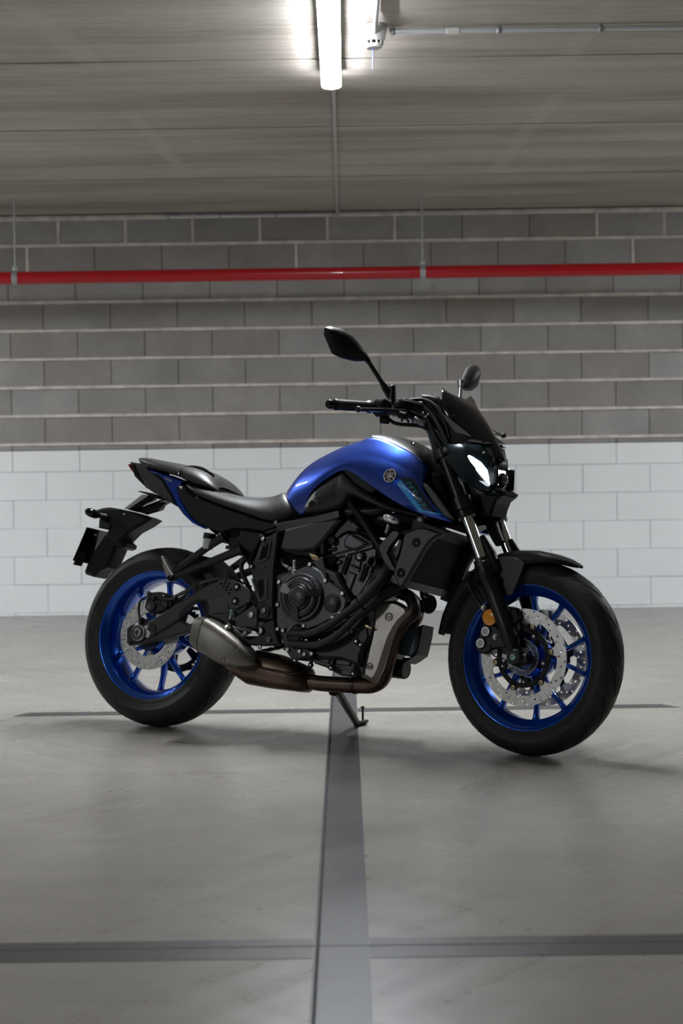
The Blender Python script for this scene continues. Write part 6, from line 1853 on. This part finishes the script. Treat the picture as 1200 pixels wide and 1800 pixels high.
pipe = G().tube([P(534, 1195, -.065), P(560, 1201, -.065), P(600, 1203.5, -.066), P(632, 1205, -.068), P(654, 1203.5, -.072), P(669, 1194, -.078), P(677, 1177, -.082), P(683, 1155, -.086), P(692, 1128, -.088), P(701, 1104, -.086), P(708, 1090, -.080)],
                [.0255, .0255, .0255, .0255, .0275, .0285, .0270, .0255, .0250, .0250, .0240], 22, 6).build('down_pipe', 'pipe_brown', box)
G().tube([P(702, 1106, -.100), P(712, 1092, -.108), P(724, 1080, -.112), P(727, 1065, -.108), P(720, 1050, -.095), P(704, 1042, -.080), P(688, 1034, -.070)], [.022, .021, .0205, .0205, .0205, .021, .021], 20, 6).build('header_pipe', 'pipe_dark', box)
G().tube([P(704, 1104, -.050), P(718, 1099, -.030), P(730, 1090, -.005), P(734, 1075, .020), P(729, 1058, .040), P(714, 1046, .060), P(700, 1036, .070)], [.021, .0205, .0205, .0205, .0205, .0205, .0205], 20, 6).build('header_pipe', 'pipe_brown', box)
for (a, b, r) in (((622, 1204.6, -.067), (627, 1204.8, -.067), 0.0282), ((541, 1197, -.065), (544, 1197.5, -.065), 0.0275)):
    G().cyl(P(*a), P(*b), r, seg=24).build('pipe_clamp', 'pipe_dark', box)
G().tube([P(546, 1190, -.096), P(580, 1195, -.096), P(612, 1197, -.097)], 0.0035, 8, 4).build('weld_seam', 'pipe_dark', box)
# heat shield
hs = [(655, 1075), (658, 1066), (666, 1059), (676, 1056), (692, 1055), (703, 1060), (714, 1067), (718, 1075), (716, 1081), (706, 1090), (696, 1104), (688, 1122), (680, 1148), (671, 1178), (662, 1195), (657, 1200), (650, 1198), (634, 1190), (632.5, 1181), (639, 1153), (648, 1119), (655, 1093)]
shp = G()
q = XZ(hs, -0.142)
cxm = sum(p[0] for p in q) / len(q)
def fold(p):
    return -0.146
outer = [Vector((x, -0.132, z)) for x, z in q]
inner_px = [(660, 1077), (662, 1070), (668, 1064), (677, 1061), (691, 1061), (700, 1064.5), (709, 1070), (711.5, 1075), (710, 1078), (699, 1088), (689, 1102), (680, 1120), (671, 1147), (662, 1176), (655, 1190), (652, 1191), (648, 1189), (642, 1185), (642, 1180), (648, 1153), (656, 1119), (660, 1094)]
inner = [Vector((*[(v.x) for v in [P(a, b, -0.146)]], -0.146, P(a, b, -0.146).z)) for a, b in inner_px]
back = [p + Vector((0, 0.004, 0)) for p in outer]
shp.loft([back, outer, inner])
sh = shp.build('heat_shield', 'shield_steel', box, smooth=20, label='pressed steel heat shield')
for (px, py, r) in ((683.5, 1084.5, 0.0145), (649.7, 1171.5, 0.0125)):
    c = P(px, py, -0.146)
    G().lathe([(r, -0.002), (r * 0.95, 0.002), (r * 0.70, 0.0035), (r * 0.62, 0.001), (0.0001, 0.001)], c, (0, -1, 0), 28).build('shield_washer', 'shield_steel', box)
    G().lathe([(r * 0.5, 0.0), (r * 0.5, 0.003), (r * 0.25, 0.0036), (0.0001, 0.002)], c, (0, -1, 0), 6).build('shield_bolt', 'disc_steel_dark', box)
for (a, b) in (((648, 1120), (645.5, 1130)), ((642, 1144), (640, 1152)), ((638, 1160), (635.5, 1168))):
    G().bar([P(*a, -0.137), P(*b, -0.137)], 0.010, 0.003).build('shield_slot', 'black_deep', box)

# ------------------------------------------------------------------ radiator, tanks, horn
RW = 0.165
def rad_pt(px, py, y):
    return P(px, py, y)
T0, B0 = P(742, 940, -RW), P(712, 1020, -RW)
T0 = Vector((T0.x, 0, T0.z)); B0 = Vector((B0.x, 0, B0.z))
dn = (B0 - T0); hgt = dn.length; dn.normalize(); fwd = Vector((dn.z, 0, -dn.x)); fwd = fwd if fwd.x > 0 else -fwd
def radbox(a, b, y0, y1, f0, f1):
    g = G()
    vs = []
    for t in (a, b):
        for y in (y0, y1):
            for f in (f0, f1):
                vs.append(T0 + dn * t + fwd * f + Vector((0, y, 0)))
    return g.add(vs, [(0, 1, 3, 2), (4, 6, 7, 5), (0, 4, 5, 1), (2, 3, 7, 6), (0, 2, 6, 4), (1, 5, 7, 3)])
radi = radbox(-0.005, hgt, -RW, RW, -0.030, 0.0).build('radiator', 'black_deep', bike, smooth=0, label='black radiator with plastic side shroud')
g = G()
for k in range(26):
    t = hgt * (k + 0.5) / 26
    gg = radbox(t - 0.0009, t + 0.0009, -RW + 0.012, RW - 0.012, -0.002, 0.0022)
    g.add(gg.v, gg.f)
o = g.build('radiator_fin', 'black_deep', radi, smooth=0); o['kind'] = 'stuff'
radbox(hgt - 0.002, hgt + 0.022, -RW, RW, -0.040, 0.006).build('radiator_base', 'grey_panel', radi, smooth=0)
radbox(-0.036, -0.004, -RW * 0.95, RW, -0.050, 0.004).build('radiator_header', 'black_plastic', radi, smooth=0)
radbox(-0.040, -0.034, -0.05, RW, -0.012, 0.030).build('radiator_stay', 'black_plastic', radi, smooth=0)
for s in (-1, 1):
    q = XZ([(709, 943), (713, 937), (722, 931), (733, 927), (744, 926.5), (757, 930), (777, 939), (767, 943), (756, 951), (746, 965), (736, 982), (727, 998), (718, 1014), (708, 1030), (704, 1036), (699, 1030), (690, 1010), (693, 1002), (700, 980), (705, 962)], -0.185)
    sd_ = G().prism(q, s * (RW - 0.008), s * 0.185, 0.007).build('radiator_shroud', 'grey_panel', radi, label='matt black radiator shroud' if s < 0 else None)
    for (px, py, r) in ((731.5, 954, 0.0155), (704.5, 1007, 0.0160)):
        c = P(px, py, -0.185); c = Vector((c.x, s * 0.185, c.z))
        G().lathe([(r * 1.06, -0.001), (r, 0.0008), (r * 0.92, -0.001), (r * 0.88, 0.0002), (0.0001, 0.0002)], c, (0, s, 0), 28).build('shroud_recess', 'black_deep', sd_)
        G().lathe([(r * 0.45, 0.0), (r * 0.42, 0.004), (r * 0.2, 0.005), (0.0001, 0.004)], c + Vector((0.003, 0, -0.002)), (0, s, 0), 16).build('shroud_screw', 'engine_dark', sd_)
    # front flange of the far shroud
    gg = radbox(-0.01, hgt + 0.035, s * (RW - 0.004), s * (RW + 0.020), -0.02, 0.030)
    if s > 0:
        gg.build('shroud_flange', 'black_plastic', radi, smooth=0)
G().box(P(739, 916, -0.12), (0.020, 0.020, 0.030), ch=0.003).build('radiator_tab', 'galvanised', radi)
# front indicators
for s in (-1, 1):
    def M(v):
        return Vector((v.x, s * abs(v.y), v.z))
    a, b = M(P(675, 908, -0.205)), M(P(700, 918, -0.205))
    d = b - a
    ind = G().loft([oval(a + d * t, d, 0.018 * k, 0.0125 * k, 20, 2.2) for t, k in ((0.0, 0.25), (0.06, 0.75), (0.2, 1.0), (0.6, 1.0), (0.88, 0.8), (1.0, 0.3))]).build('front_indicator', 'clear_lens', bike, smooth=60, label='clear front indicator' if s < 0 else None)
    G().tube([M(P(684, 914, -0.19)), M(P(678, 913, -0.16)), M(P(668, 912, -0.13))], [0.012, 0.010, 0.011], 12).build('indicator_stalk', 'rubber_hose', ind)
    G().tube([M(P(683, 922, -0.15)), M(P(681, 929, -0.15)), M(P(678, 936, -0.14))], 0.005, 8).build('indicator_wire', 'galvanised', ind)
    G().bolt(M(P(692.5, 912.5, -0.224)), (0, s, 0), 0.0038, 0.003).build('indicator_screw', 'black_plastic', ind)
# coolant bottle, regulator, oil filter, horn
cb = plate('coolant_bottle', [(704, 1113), (718, 1106), (734, 1101), (731, 1125), (727, 1148), (719, 1154.5), (697, 1149), (700, 1130)], 0.020, -0.055, 'coolant_tank', 0.005, label='blue-grey coolant bottle')
plate('bottle_shell', [(733, 1101), (742, 1098), (740, 1114), (735, 1136), (731, 1151), (718, 1160), (709, 1165), (706, 1156), (719, 1156), (728, 1149)], 0.040, -0.050, 'black_plastic', 0.004, cb)
G().lathe([(0.0001, 0), (0.030, 0), (0.0315, 0.004), (0.0315, 0.055), (0.029, 0.060), (0.0001, 0.060)], P(686, 1174, -0.02), (1, -0.05, -0.05), 32).build('oil_filter', 'engine_dark', bike)
hn = P(754, 1062, 0.03)
horn = G().lathe([(0.0001, -0.028), (0.016, -0.028), (0.018, -0.012), (0.0300, -0.008), (0.0320, 0.0), (0.0290, 0.004), (0.0200, 0.002), (0.0185, 0.006), (0.0080, 0.006), (0.0070, 0.002), (0.0001, 0.002)], hn, (0.9, -0.42, -0.1), 32).build('horn', 'black_satin', bike)
G().bar([hn + Vector((-0.02, 0.012, 0.02)), P(752, 1045, 0.03), P(742, 1034, 0.03)], 0.014, 0.004).build('horn_stay', 'galvanised', horn)
plate('horn_cable', [(736, 1038), (742, 1040), (744, 1050), (738, 1052)], 0.02, -0.01, 'rubber_hose', 0.003)

# ------------------------------------------------------------------ side stand
def on_ground(px, py, z=0.004):
    """bike-frame point where the line of sight meets the garage floor"""
    d = _ray(px, py); c = np.array([0, 0, CAM_H])
    w = c + d * ((z - c[2]) / d[2])
    return Vector((RB.T @ (w - np.array(BIKE_T))).tolist())
foot = on_ground(627, 1271, 0.012)
root = P(590, 1210, 0.085)
st = G().bar([root, root.lerp(foot, 0.5), foot], [0.026, 0.026, 0.024], [0.030, 0.026, 0.022], (0, 1, 0), 0.3).build('side_stand', 'black_satin', bike, label='black side stand')
f2 = on_ground(645, 1268.5, 0.010)
up_w = Vector((RB.T @ np.array([0, 0, 1])).tolist())
G().bar([foot - up_w * 0.003, (foot + f2) / 2 - up_w * 0.003, f2], [0.030, 0.034, 0.018], [0.010, 0.010, 0.008], (0, 1, 0), 0.3).build('stand_foot', 'engine_dark', st)
pk = on_ground(637.5, 1268.5, 0.012)
G().cyl(pk, pk + up_w * 0.048, 0.0040, seg=10).cyl(pk + up_w * 0.046, pk + up_w * 0.054, 0.0066, seg=12, ch=0.002).build('stand_peg', 'black_gloss', st)
plate('stand_bracket', [(577, 1205), (602, 1207), (600, 1219), (592, 1224), (583, 1222)], 0.060, 0.085, 'black_plastic', 0.004, st, 0.08)
